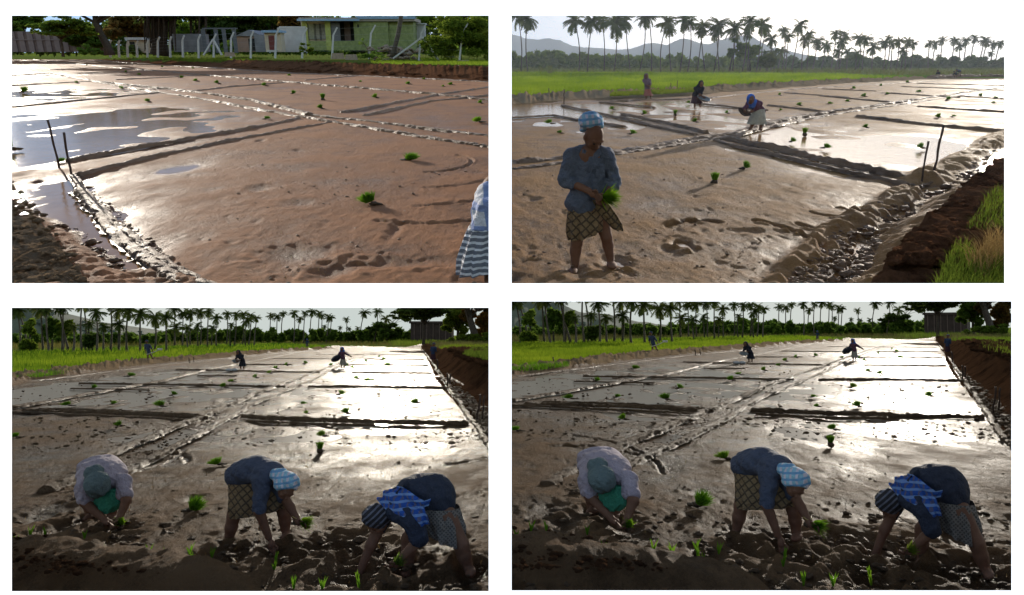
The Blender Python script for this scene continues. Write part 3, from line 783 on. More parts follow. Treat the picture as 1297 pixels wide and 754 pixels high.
for pts, wd, ht in (
    ([(42, 75.6), (144, 86), (220, 92), (290, 98), (363, 104), (420, 109), (520, 117), (633, 128)], .35, .13),
    ([(63, 93), (118, 103), (220, 113.6), (319, 127), (395, 146)], .30, .12), ([(395, 146), (500, 158), (633, 174)], .2, .07),
    ([(90, 98.5), (123, 104.5), (220, 120), (266, 127), (340, 141), (434, 157), (520, 171), (633, 189)], .2, .08),
    ([(84, 205), (148, 192), (247, 175), (316, 163), (380, 150)], .13, .09), ([(96, 222), (148, 210), (222, 193), (296, 178), (365, 165), (425, 154)], .12, .08),
    ([(432, 143), (493, 132), (557, 120), (633, 109)], .16, .10), ([(459, 147), (543, 129), (633, 120)], .15, .09),
    ([(242, 116), (296, 110), (363, 105)], .2, .1), ([(385, 102), (459, 96)], .2, .1), ([(15, 136), (99, 127), (207, 117)], .2, .06), ([(-100, 112), (15, 109), (75, 105.5), (118, 103)], .22, .08),
    ([(-100, 97), (15, 96), (63, 93)], .25, .09), ([(62, 88.5), (143, 85)], .25, .09), ([(99, 92.6), (159, 91), (200, 89)], .25, .08), ([(144, 101.5), (220, 98), (254, 95)], .25, .09), ([(200, 87), (276, 85.5)], .25, .1), ([(290, 95), (352, 91)], .25, .1), ([(15, 82), (90, 80)], .3, .08),
    ([(93, 222), (118, 256), (140, 277), (163, 296), (195, 322), (222, 340), (262, 359), (290, 372)], .11, .06), ([(100, 240), (130, 275), (150, 297), (185, 325), (235, 358)], .16, .05),
    ([(123, 77), (207, 83), (296, 88), (370, 93), (469, 97), (633, 105)], .4, .12)):
    ridge(w, pts, wd, ht)
clods(w, 'mud_clods', M['ridge_ul'], spots_in(w, [(15, 235), (45, 262), (120, 300), (170, 350), (200, 371), (-40, 371), (-40, 235)], 380, .01, .06, .0, 3)
      + spots_in(w, [(100, 225), (250, 355), (210, 355), (90, 250)], 260, .008, .04, .0) + spots_in(w, [(230, 160), (633, 190), (633, 370), (280, 370)], 420, .004, .022, .004, 4))
clods(w, 'dry_clods', M['drysoil'], spots_in(w, [(10, 240), (45, 268), (100, 340), (115, 400), (-60, 420), (-60, 240)], 900, .006, .05, .15, 4))
clods(w, 'soil_clods', M['soil'], spots_in(w, [(285, 85), (370, 78), (470, 82), (633, 90), (633, 103), (469, 95), (370, 91)], 1500, .05, .26, .25) + spots_in(w, [(130, 76), (207, 79), (290, 83), (285, 79), (150, 73)], 200, .06, .2, .3))
stl = 'stakes beside the bund in the '
stake(w, (75, 212), (60, 152), .022, M['wood'], 'taller dark wooden stake leaning left at the end of the double bund, top left view')
stake(w, (91, 222), (80, 168), .022, M['wood'], 'shorter dark wooden stake at the end of the double bund, top left view')
lv = {k: bundle_meshes(s, u, M['seedling'], M['root']) for k, s, u in (('a', 1, False), ('b', 2, False), ('c', 3, False), ('up', 4, True))}
bundles(w, [(14, 190, 20), (337, 151), (188, 129), (98, 105.5), (30, 117, 14), (155, 113), (160, 92), (177, 95), (229, 99), (249, 103), (276, 106), (336, 109), (371, 119), (409, 127, 10, True), (407, 138), (518, 107), (538, 101), (562, 110), (572, 108), (476, 124), (609, 131), (607, 155, 14), (456, 104), (518, 203, 24), (470, 259, 34), (76, 205, 12), (367, 96), (60, 79), (110, 83), (205, 85), (245, 87)], lv, '')
grass(w, 'straw_bits', M['straw'], [(240, 190), (630, 200), (630, 370), (280, 370)], 420, .012, .03, lambda x, y: 0*x+.012, .004, 3.5)
grass(w, 'grass_verge', M['grass'], [(-100, 60), (130, 66), (205, 75), (205, 79), (120, 73), (-100, 72)], 5000, .3, .7, lambda x, y: 0*x+.5, .05)
grass(w, 'green_weeds', M['grass'], [(200, 76), (260, 79), (310, 76), (340, 79), (300, 83), (250, 84), (205, 81)], 3500, .2, .45, lambda x, y: 0*x+.7, .05)
grass(w, 'creeper_patch', M['leaf_light'], [(470, 80), (540, 78), (633, 84), (633, 91), (540, 90), (475, 89)], 8000, .12, .35, lambda x, y: 0*x+.75, .09, 1.2)
grass(w, 'dry_weeds', M['drygrass'], [(150, 68), (633, 68), (633, 82), (470, 78), (330, 76), (205, 78)], 5000, .15, .4, lambda x, y: 0*x+.6, .05)
# fence of concrete posts with cranked tops
fy = w.G(330, 86).y+6.0
fence = empty('wire_fence', w, (0, fy, 0)); tag(fence, 'long fence of pale concrete posts with bent tops and thin wires along the field edge', 'fence')
def post(px, ptop, pbot, lean=0, Y=None):
    Y = Y or fy; b = w.at(px, pbot, Y); t = w.at(px+lean, ptop, Y); H = t.z-b.z; k = b.lerp(t, .72); mb = MB()
    e = Vector((H*.13, -.1, 0)); r = max(.06, .085*Y/60)
    mb.tube([b-Vector((0, 0, .8)), k, t+e], [r*1.15, r, r*.85], 4)
    o = put('post', mb.mesh('post', M['concrete'], False), w, parent=fence); o.location = Vector((0, -fy, 0)); return b, t+e
tops = []
for px, pb, pt, ln in ((139, 67, 51, 0), (150, 67, 51, 0), (161, 67, 52, 0), (173, 67, 52, 0), (186, 67, 52, 0), (199, 67, 47, 1), (215, 67, 46.5, 0), (231, 67, 45, 0), (251, 68, 44, 0), (270, 67, 43, 1), (292, 68, 41, 1), (317, 68, 39, 1), (348, 68, 35.5, 2), (382, 68, 35.5, 3), (420, 69, 35, 3), (467, 69, 32, 4), (530, 73, 30, 5), (581, 79, 29, 6)):
    Yp = fy+(60-20*(px-139)/440 if px < 400 else 48.1-14*(px-400)/181-18*max(0, px-467)/114)*.35; tops.append((post(px, pt, pb, ln, Yp), px, Yp))
for px, pb, kx, ky, hx in ((258, 67, 270, 50, 0), (281, 67, 270, 50, 0), (498, 71, 535, 47, 0), (556, 74, 535, 47, 0)):
    Yp = [t[2] for t in tops if abs(t[1]-(270 if px < 400 else 530)) < 2][0]
    mb = MB(); mb.tube([w.at(px, pb+3, Yp-.2), w.at(kx, ky, Yp-.12)], .085*Yp/60, 4); o = put('brace', mb.mesh('brace', M['concrete'], False), w, parent=fence); o.location = Vector((0, -fy, 0))
wm = simple('wire', (.45, .45, .45), None, 5, .4)
for q in (.12, .3, .5, .7, .95):
    mb = MB(); mb.tube([a.lerp(b, q)+Vector((0, -.1, 0)) for (a, b), _, _ in tops], .012, 4); o = put('wire', mb.mesh('wire', wm), w, parent=fence); o.location = Vector((0, -fy, 0))
# buildings behind the fence: every one placed at depth Y with sizes read off at that depth
def building(name, Y, label, cat='house'):
    o = empty(name, w, (0, Y, 0)); tag(o, label, cat); return o
def bx(root, part, m, Y, x0, x1, y0, y1, d, dy=0.0, lab=None, smooth=False):
    a = w.at(x0, y1, Y+dy); b = w.at(x1, y0, Y+dy); mb = MB()
    mb.box(((a.x+b.x)/2, dy+d/2, (a.z+b.z)/2), (abs(b.x-a.x), d, abs(b.z-a.z)))
    o = put(part, mb.mesh(part, m, False), w, parent=root)
    if lab: o['label'] = lab
    return o
M['green'] = simple('lime green plaster', (.30, .34, .13), (.16, .19, .075), 1.5, .85, .01, 8)
M['lime'] = simple('yellow green paint', (.46, .50, .14), None, 2, .8)
M['bluetrim'] = simple('blue roof edge', (.30, .45, .58), (.22, .33, .45), 2, .6)
M['tile'] = simple('weathered roof', (.45, .40, .33), (.3, .25, .2), 2, .85)
M['white'] = simple('whitewash', (.55, .54, .53), (.42, .40, .39), .8, .85, .01, 8)
M['cream'] = simple('cream wall', (.62, .52, .38), (.5, .4, .28), 1, .85)
M['pink'] = simple('pink plaster', (.45, .29, .22), (.34, .22, .17), 1, .85)
M['greywall'] = simple('grey wall', (.26, .26, .27), (.16, .16, .17), .6, .9)
M['brick'] = simple('brown brickwork', (.20, .14, .12), (.12, .085, .075), 1, .9)
M['brickpale'] = simple('pale brick', (.27, .21, .19), (.2, .15, .14), 1, .9)
M['darkbrick'] = simple('dark brick', (.085, .058, .05), (.05, .035, .03), 1, .9)
M['reddoor'] = simple('dark red door', (.20, .05, .04), None, 4, .6)
M['dark'] = simple('black opening shade', (.02, .02, .02), None, 4, .5)  # flat black slabs: the shade inside the openings is painted as colour
M['pane'] = simple('dusty pane', (.35, .38, .38), (.2, .22, .22), 2, .15)
M['iron'] = simple('grey iron', (.16, .17, .18), None, 6, .5)
Y = fy+34
h = building('green_house', Y, 'lime green single storey house with blue roof edge and dark open veranda')
bx(h, 'wall', M['green'], Y, 450, 491, 26, 64, 9); bx(h, 'wall', M['green'], Y, 491.3, 523, 26.5, 64, 8, .6)
bx(h, 'wall', M['green'], Y, 386, 450, 52, 64, .3, -.05, 'low green parapet wall below the veranda'); bx(h, 'back_wall', M['cream'], Y, 384, 450, 24, 62, .3, 3.2)
bx(h, 'pillar', M['lime'], Y, 414, 417.5, 24, 64, .35, -.1); bx(h, 'pillar', M['lime'], Y, 385, 388, 24, 64, .35, -.1)
bx(h, 'roof', M['tile'], Y, 378, 452, 22.4, 26, 6, -1.2); bx(h, 'roof_edge', M['bluetrim'], Y, 376, 455, 24.2, 26.6, .25, -1.45); bx(h, 'roof_edge', M['bluetrim'], Y, 451, 526, 20.5, 24.2, .25, -.6); bx(h, 'roof', M['tile'], Y, 450, 525, 23, 27, 10, -.35)
for x0, x1 in ((390, 398), (399, 405), (406, 413)):
    f = bx(h, 'window', M['pane'], Y, x0, x1, 31, 50, .06, 3.0)
    bx(h, 'window_frame', M['iron'], Y, x0-.6, x0, 30, 51, .1, 2.9)
bx(h, 'veranda_shade_panel', M['dark'], Y, 417.6, 450, 28, 52, .1, 3.05); bx(h, 'curtain', M['brick'], Y, 437, 443, 28, 52, .1, 2.0); bx(h, 'screen', M['iron'], Y, 419, 430, 29, 52, .04, .2)  # black slab before the back wall paints in the veranda's shade
bx(h, 'vent', M['dark'], Y, 452.5, 454.5, 31, 35, .1, -.06)
Y = fy+26
o = building('whitewashed_wall', Y, 'pale whitewashed boundary wall between the small hut and the green house', 'wall')
bx(o, 'wall', M['white'], Y, 354, 386, 35, 66, .3); bx(o, 'coping', M['concrete'], Y, 353.5, 386.5, 33.6, 35.2, .4, -.06)
Y = fy+20
o = building('outhouse', Y, 'tiny cream outhouse with a blue sheet roof and dark red door', 'hut')
bx(o, 'wall', M['cream'], Y, 337, 355, 41, 66, 2.2); bx(o, 'door', M['reddoor'], Y, 341.5, 347, 45, 63.5, .08, -.06); bx(o, 'roof', M['bluetrim'], Y, 331, 356, 38.5, 41.4, 3.2, -.7); bx(o, 'step', M['concrete'], Y, 338, 350, 63.6, 66, .8, -.85)
Y = fy+30
def gable(root, Y, x0, x1, ytop, yeave, ybot, d, wallm, roofm):
    bx(root, 'wall', wallm, Y, x0, x1, yeave, ybot, d)
    a = w.at(x0-1.5, yeave, Y); b = w.at(x1+1.5, yeave, Y); c = w.at((x0+x1)/2, ytop, Y); mb = MB()
    mb.add([(a.x, -.5, a.z), (b.x, -.5, a.z), (c.x, -.5, c.z), (a.x, d+.5, a.z), (b.x, d+.5, a.z), (c.x, d+.5, c.z)], [(0, 1, 2), (5, 4, 3), (0, 2, 5, 3), (2, 1, 4, 5), (1, 0, 3, 4)])
    put('roof', mb.mesh('roof', roofm, False), w, parent=root)
o = building('gabled_hut', Y, 'small pink and grey gabled hut behind the fence left of the outhouse', 'hut'); gable(o, Y, 300, 332, 38, 46, 66, 6, M['pink'], M['greywall'])
bx(o, 'doorway', M['dark'], Y, 316, 324, 49, 65, .1, -.08); bx(o, 'lean_to', M['greywall'], Y, 324, 333, 44, 66, 2, -2.2)
Y = fy+40
o = building('cream_hut', Y, 'low cream hut with a flat pale roof behind the thin fence posts', 'hut'); bx(o, 'wall', M['cream'], Y, 163, 196, 51, 67, 5); bx(o, 'roof', M['concrete'], Y, 158, 180, 47.5, 50.8, 6, -.6); bx(o, 'doorway', M['dark'], Y, 166, 170, 53, 66, .1, -.06)
Y = fy+24
o = building('open_shed', Y, 'open shed frame of thin grey iron posts with a flat top bar', 'shed')
for x in (258, 274, 284, 297): bx(o, 'post', M['iron'], Y, x, x+1.1, 37, 67, .12)
bx(o, 'beam', M['iron'], Y, 256, 300, 35.3, 36.8, .2, -.1); bx(o, 'beam', M['iron'], Y, 256, 300, 36, 37, .2, 4); bx(o, 'store_wall', M['greywall'], Y, 221, 256, 43, 66, 3, 3)
Y = fy+60
o = building('brick_building', Y, 'long brown building with pale pillars at the far left edge behind the umbrella tree', 'building'); bx(o, 'wall', M['brick'], Y, -60, 128, 40, 66, 2)
for x in range(-50, 128, 11): bx(o, 'pillar', M['brickpale'], Y, x, x+1.3, 40, 66, .2, -.21)
bx(o, 'ledge', M['brickpale'], Y, -60, 128, 50, 51.2, .3, -.33)
Y = fy+40
o = building('far_white_shed', Y, 'small white block shed beside the palm trunk right of the green house', 'shed'); bx(o, 'wall', M['white'], Y, 514, 537, 31, 50, 3); bx(o, 'roof', M['concrete'], Y, 513, 538, 29.5, 30.9, 4, -.4)
grove(w, fy+95, [(-200, 44), (10, 42), (70, 34), (130, 22), (250, 16), (400, 18), (520, 20), (633, 16)], 30000, .8, M['leaf_dark'], 'far_grove', 'dark wood filling the back behind the houses, top left view', 69)
grove(w, fy+45, [(100, 60), (200, 57), (330, 55), (400, 58), (520, 54), (633, 55)], 9000, .5, M['leaf_mid'], 'undergrowth', 'low green undergrowth between the huts, top left view', 69)
# rubble
for i, (px, py, sx, sy, sz, rz) in enumerate(((428, 72.5, 2.1, 1.0, .9, .2), (445, 73.5, 1.7, 1.1, .8, -.3), (587, 80, 2.2, 1.0, .75, .1), (291, 69, 1.6, .8, .6, .3))):
    b = w.at(px, py, fy-1.5); mb = MB(); mb.box((0, 0, sz/2), (sx, sy, sz), rz, 0, .8)
    o = put('stone_slab', mb.mesh('stone_slab', M['rubble'], False), w, place(w, b-Vector((0, 0, .3))))
    tag(o, ('broken pale stone slab standing in front of the green house veranda', 'broken stone block just right of the biggest slab before the green house', 'long brown stone block under the green bush by the last fence post', 'flat pale stone lying below the fence left of the gabled hut')[i], 'stone')
clods(w, 'rubble_heap', M['rubble'], [(w.at(random.gauss(502, 13), 67-abs(random.gauss(0, 6)), fy+16).x, fy+16+random.uniform(-2, 2), random.random()**2*3.2, random.uniform(.15, .5)) for _ in range(160)], 'heap of broken bricks and earth beside the palm trunk')
# trees
def T(Y, px, py): return w.at(px, py, Y)
def ul_tree(Y, px, pyb, trunk, tr, clumps, n, ls, lm, bk, label, name='broad_tree', group=None, flat=.6):
    b = w.at(px, pyb, Y); loc = lambda q: w.at(q[0], q[1], Y+(q[2] if len(q) > 2 else 0))-b
    s = Y/F; cl = []
    for (cx, cy, rx, ry, k) in clumps:
        c = loc((cx, cy)); cl += blob(c.x, c.y, c.z, rx*s, rx*s*.9, ry*s, k, .38)
    return tree(w, b, name, label, 'tree', [loc(q) for q in trunk], tr, cl, n, ls, lm, bk, group, True, flat)
ul_tree(fy+10, 80, 71, [(80, 72), (79, 60), (77, 50), (76, 42)], .22, [(75, 37, 32, 8, 16), (58, 34, 22, 6, 8), (98, 38, 20, 6, 8), (75, 27, 26, 6, 10), (112, 44, 10, 4, 4), (44, 40, 9, 3, 3)], 7000, .33, M['leaf_mid'], M['darkbark'], 'flat topped umbrella tree with a thin trunk at the left field edge', 'umbrella_tree', None, 1.4)
ul_tree(fy+14, 138, 69, [(139, 70), (136, 58), (128, 44), (122, 30), (120, 14), (122, 0)], .75, [(122, 0, 60, 14, 14), (60, 6, 30, 6, 4), (165, 8, 26, 9, 8), (100, 14, 16, 6, 4)], 6000, .42, M['leaf_dark'], M['darkbark'], 'dark thick trunk leaning left with its crown out of sight')
ul_tree(fy+55, 165, 66, [(165, 68), (165, 50), (163, 36)], .4, [(160, 34, 30, 14, 18), (178, 28, 18, 12, 10), (140, 40, 16, 8, 8)], 9000, .5, M['leaf_rust'], M['darkbark'], 'rusty leaved tree between the leaning trunk and the great banyan')
b_ = ul_tree(fy+30, 203, 68, [(203, 70), (203, 50), (204, 30), (206, 8)], 1.5, [(205, 2, 60, 18, 20), (182, 22, 14, 12, 6), (262, 8, 34, 12, 12), (250, 30, 12, 12, 6)], 9000, .5, M['leaf_dark'], M['darkbark'], 'great dark banyan with hanging roots behind the bent posts', 'banyan_tree')
for k in range(46):
    px = random.choice((random.uniform(183, 222), random.uniform(183, 222), random.uniform(240, 264))); Y = fy+30+random.uniform(-3, 3); mb = MB()
    a = w.at(px, 6, Y); c = w.at(px+random.uniform(-2, 2), random.uniform(48, 67), Y)
    mb.tube([a, a.lerp(c, .5)+Vector((random.uniform(-.3, .3), 0, 0)), c], [.22, .16, .1], 5)
    o = put('hanging_root', mb.mesh('hanging_root', M['darkbark']), w, parent=b_); o.location = -w.at(203, 68, fy+30)
ul_tree(fy+75, 230, 64, [(230, 64), (230, 50)], .3, [(230, 36, 10, 9, 12)], 2600, .42, M['leaf_light'], M['darkbark'], 'bright yellow green tree glowing between the dark banyan trunks')
for i, (px, cy, rx, ry, lm, yy, lab) in enumerate(((300, 24, 36, 16, 'leaf_dark', 70, 'dark dense tree behind the open shed frame'), (345, 26, 30, 16, 'leaf_dark', 72, 'dark dense tree rising above the gabled hut'), (372, 27, 16, 10, 'leaf_rust', 50, 'reddish tree above the whitewashed wall'), (322, 32, 24, 12, 'leaf_mid', 82, 'green tree behind the hut roofs'), (110, 46, 24, 12, 'leaf_mid', 60, 'mid green tree behind the umbrella tree'), (270, 46, 30, 14, 'leaf_dark', 84, 'low dark tree behind the shed and banyan'), (30, 26, 26, 10, 'leaf_mid', 100, 'pale hazy tree at the far left corner'), (10, 38, 12, 9, 'leaf_mid', 90, 'small tree beyond the long brown building'))):
    ul_tree(fy+yy, px, 66, [(px, 66), (px, 50), (px, cy)], .5, [(px, cy, rx, ry, 22)], 6500, .55, M[lm], M['darkbark'], lab+' in the top left view')
ul_tree(fy+8, 583, 76, [(583, 78), (583, 60), (580, 45)], .2, [(585, 45, 32, 24, 30), (560, 55, 20, 16, 14), (606, 60, 24, 16, 16), (545, 60, 12, 10, 8), (610, 35, 20, 15, 10), (570, 30, 24, 12, 10)], 15000, .26, M['leaf_mid'], M['darkbark'], 'big green bush tree behind the fence at the right end', 'bush_tree')
ul_tree(fy+60, 560, 60, [(560, 64), (560, 40)], .4, [(540, 22, 26, 12, 14), (590, 20, 40, 14, 16)], 6000, .5, M['leaf_light'], M['darkbark'], 'light green tree above the white shed in the far right corner')
ul_tree(fy+2, 388, 69, [(388, 70), (388, 64)], .06, [(388, 62, 9, 5, 8), (382, 58, 6, 4, 4)], 900, .16, M['leaf_mid'], M['darkbark'], 'small green shrub in front of the whitewashed wall', 'shrub')
ul_tree(fy+1, 470, 75, [(468, 76), (466, 64), (460, 54)], .05, [(470, 70, 14, 5, 10), (456, 72, 9, 4, 6), (462, 55, 6, 5, 4)], 1200, .15, M['leaf_mid'], M['darkbark'], 'scrubby olive bush on the bank before the green house corner', 'shrub')
Y = fy+13; b = w.at(498, 71, Y); root = empty('coconut_palm', w, b); mb = MB(); pts = [w.at(*q, Y)-b for q in ((497, 73), (500, 60), (504, 45), (507, 28), (509, 10), (510, -30))]
mb.tube(pts, [.52, .42, .4, .38, .36, .33], 9); put('trunk', mb.mesh('trunk', M['bark']), w, parent=root)
tag(root, 'coconut palm trunk standing before the green house, crown out of sight', 'palm tree')
# the worker cut off at the right edge
M['wl_skirt'] = cloth('grey cloth with white stripes', (.17, .18, .21), (.62, .62, .64), 0, 5.2, None, .85, .6); M['wl_top'] = cloth('white and blue cloth', (.66, .66, .70), (.20, .26, .45), 1.6, 1.4, None, .85, .7)
f = Figure(w, (618, 354), 'person cut off by the right edge in a white cloth and grey striped skirt'); J = f.J
f.body = chain([J(622, 272), J(620, 320), J(619, 352)], [.1, .07, .05])+chain([J(634, 272), J(632, 320), J(631, 352)], [.1, .07, .05])+[seg(J(625, 275), J(629, 240, .3), .14, .16), ell(J(619, 354, -.08), (.05, .13, .04)), ell(J(631, 354, -.08), (.05, .13, .04))]+chain([J(632, 244, .5), J(637, 262, .55), J(637, 278, .5)], [.06, .05, .04])
f.head(J(632, 243, .72), 1.0, (.2, .5, -.8)); f.done(M['skin'], .016)
f.mb('skirt', loft([(J(626, 268), (.16, 0, 0), (0, .17, 0)), (J(618, 290), (.215, 0, .02), (0, .22, 0)), (J(612, 322), (.25, 0, .03), (0, .27, 0)), (J(612, 339), (.265, 0, .06), (0, .29, 0))], 60, 11, .02, 3), M['wl_skirt'])
f.cloth('shawl', surface([seg(J(617, 286, -.05), J(620, 252, .2), .165, .16), seg(J(616, 272, -.1), J(619, 262, -.1), .1, .1)], .016, .05, .01, [(J(620, 292), (0, -.2, -1))], .02, .12), M['wl_top'])
# ------------------------------------------------------------------ TOP RIGHT: palms, rice, workers
w = UR
crowns = [crown_mesh('crown', M['palm'], s) for s in (1, 2, 3, 4, 5)]
bund_b = [(634, 135), (649, 133), (712, 128), (774, 125.5), (830, 123), (881, 121), (921, 116.5), (967, 113.5), (1044, 107.5), (1100, 104), (1171, 101), (1500, 101)]
bund_t = [(634, 126.5), (649, 125.5), (712, 121), (774, 117.5), (830, 115), (881, 113), (921, 109), (967, 107), (1044, 103.5), (1100, 101), (1171, 98.6), (1500, 98)]
chan = [(1500, 130), (1273, 180), (1196, 222), (1160, 240), (1125, 258), (1069, 288), (1023, 333), (985, 376), (1120, 376), (1196, 280), (1240, 232), (1273, 205), (1500, 150)]
bank = [(1500, 145), (1273, 208), (1240, 238), (1190, 286), (1140, 332), (1080, 400), (1060, 450), (1500, 450)]
dents = []
for px, py, rx, ry, dp in ((865, 308, .10, .2, .13), (772, 330, .11, .22, .04), (788, 330, .1, .2, .04), (727, 341, .12, .24, .04), (675, 252, .12, .2, .04), (960, 292, .5, .12, .03)):
    p = w.G(px, py); dents.append((p.x, p.y, rx, ry, dp))
for (cx, cy, r0, a0, a1) in ((955, 300, .75, -.7, 1.1), (915, 305, .8, 1.2, 2.3), (1060, 255, 1.0, -2.5, -.9), (1040, 262, 1.2, -2.4, -.8), (1075, 250, .8, -2.4, -.6)):
    p = w.G(cx, cy)
    for k in range(40):
        a = a0+(a1-a0)*k/39; dents.append((p.x+r0*math.cos(a), p.y+r0*1.6*math.sin(a), .04, .09, .02+.015*random.random()))
for k in range(170):
    p = w.G(random.uniform(640, 1100), random.uniform(195, 370)); dents.append((p.x, p.y, random.uniform(.03, .13), random.uniform(.04, .2), random.uniform(.005, .018)))
pud = [(700, 140, 4, .05), (760, 137, 4, .05), (650, 138, 4, .06), (830, 132, 4, .05), (870, 128, 4, .05), (770, 172, 1.6, .04), (800, 155, 1.2, .05), (1080, 190, 2.5, .045), (1150, 195, 2, .05), (1120, 178, 2.5, .04), (960, 172, 1.5, .05), (940, 192, 1, .06), (1050, 210, 1, .07), (1220, 185, 2, .04), (1000, 150, 3, .04), (890, 150, 2.5, .04),
       (1060, 330, .5, .13), (1090, 305, .45, .11), (1110, 345, .5, .12), (1150, 270, .5, .10), (1200, 245, .6, .10), (1245, 208, .8, .1), (1040, 365, .5, .13), (1180, 240, .5, .08)]
def rough_ur(px, py): return 0.5+inpoly(px, py, chan)*2.6+inpoly(px, py, bank)*2.0
ground(w, 634, 1500, 372, [M['mud_ur'], M['ricefloor'], M['drysoil'], M['turf'], M['soil']],
       [(bund_t+[(1500, 60), (634, 60)], 1), ([(634, 92), (1060, 94), (1240, 96), (1500, 97), (1500, 60), (634, 60)], 3), (bund_b+bund_t[::-1], 2), (bank, 4)],
       [(6, .008), (2.2, .011), (1.0, .011), (0.55, .009), (0.3, .008), (0.16, .006), (0.09, .005), (0.06, .003)], dents, pud, rough_ur,
       [([(p[0], (p[1]+q[1])/2) for p, q in zip(bund_b, bund_t)], .38, .9, .35), ([(1500, 190), (1273, 245), (1215, 310), (1170, 376)], .36, .75, .1), ([(1172, 228), (1120, 262), (1065, 292), (1020, 336), (990, 376)], .12, .28, .5), ([(1171, 227), (1196, 212), (1273, 172), (1500, 110)], .12, .4, .4)])
water(w, [(634, 100.5), (1500, 100.5), (1500, 371), (634, 371)], -.054, M['water_ul'])
for pts, wd, ht in (
    ([(634, 208), (649, 206), (710, 201), (779, 194), (881, 176), (921, 171), (967, 158), (1044, 143), (1120, 132.5), (1222, 117), (1400, 95.5)], .33, .11), ([(779, 197), (881, 179), (930, 172), (975, 160), (1050, 146), (1130, 134), (1230, 119)], .2, .06),
    ([(786, 145), (840, 155), (896, 168)], .13, .10), ([(712, 133.5), (789, 150), (840, 162), (883, 171)], .13, .08),
    ([(918, 175), (993, 191), (1069, 209), (1166, 228)], .15, .15), ([(905, 178), (993, 199), (1080, 219), (1151, 234)], .11, .07),
    ([(1084, 148), (1171, 158), (1273, 168), (1400, 176)], .16, .13), ([(972, 133.5), (1059, 144)], .16, .11), ([(1039, 122), (1140, 131)], .18, .11), ([(1161, 135), (1273, 142.5), (1400, 150)], .18, .11),
    ([(993, 118), (1074, 124)], .18, .10), ([(1115, 118), (1215, 124)], .2, .10), ([(1212, 122), (1273, 126), (1400, 132)], .2, .10), ([(1040, 113), (1110, 116)], .2, .1), ([(1140, 110), (1273, 115)], .2, .1), ([(1160, 106), (1273, 109)], .25, .1), ([(881, 131), (930, 136), (972, 140)], .16, .08), ([(760, 129), (830, 136)], .16, .06), ([(634, 150), (700, 146), (790, 160)], .2, .05),
    ([(634, 217), (660, 213), (720, 206)], .2, .06), ([(774, 128), (900, 124), (1000, 113.5), (1171, 103.5), (1273, 100.5)], .3, .06)):
    ridge(w, pts, wd, ht)
clods(w, 'mud_clods', M['ridge_ul'], spots_in(w, chan, 1500, .006, .07, .01, 5) + spots_in(w, [(1172, 226), (1120, 258), (1065, 288), (1015, 335), (985, 376), (1035, 376), (1075, 310), (1130, 268), (1190, 230)], 420, .006, .04, .04, 4) + spots_in(w, [(640, 200), (1040, 220), (1000, 370), (640, 370)], 500, .004, .022, .004, 4))
clods(w, 'soil_clods', M['soil'], spots_in(w, [(1273, 210), (1240, 240), (1196, 285), (1120, 371), (1230, 371), (1273, 270)], 3200, .008, .085, .32, 3))
zb = lambda x, y: 0*x+.36
grass(w, 'bank_grass', M['grass'], [(1300, 215), (1272, 240), (1240, 290), (1200, 350), (1170, 430), (1340, 430)], 7000, .04, .19, zb, .007, .9, patchy=-.12)
grass(w, 'straw_tuft', M['straw'], [(1278, 330), (1240, 352), (1218, 392), (1236, 400), (1290, 370)], 600, .15, .34, zb, .008, 1.3)
rice_poly = [(p[0], p[1]-.6) for p in bund_t[:-1]]+[(1130, 98.5), (1060, 94), (900, 93.2), (634, 92)]
grass(w, 'rice_crop', M['rice'], rice_poly, 42000, .28, .45, lambda x, y: 0*x+.02, .03, .35)
grass(w, 'straw_bits', M['straw'], [(640, 190), (1040, 200), (1000, 370), (640, 370)], 420, .012, .03, lambda x, y: 0*x+.012, .004, 3.5)
grass(w, 'bund_weeds', M['grass'], [(772, 126), (840, 123), (880, 120), (880, 117), (830, 119.5), (780, 122)], 2600, .1, .28, lambda x, y: 0*x+.2, .05, .8)
grass(w, 'far_grass', M['drygrass'], [(634, 86.5), (1500, 86), (1500, 97), (1180, 97.5), (1060, 93.5), (900, 92.5), (634, 91.5)], 9000, .3, .9, None, .06)
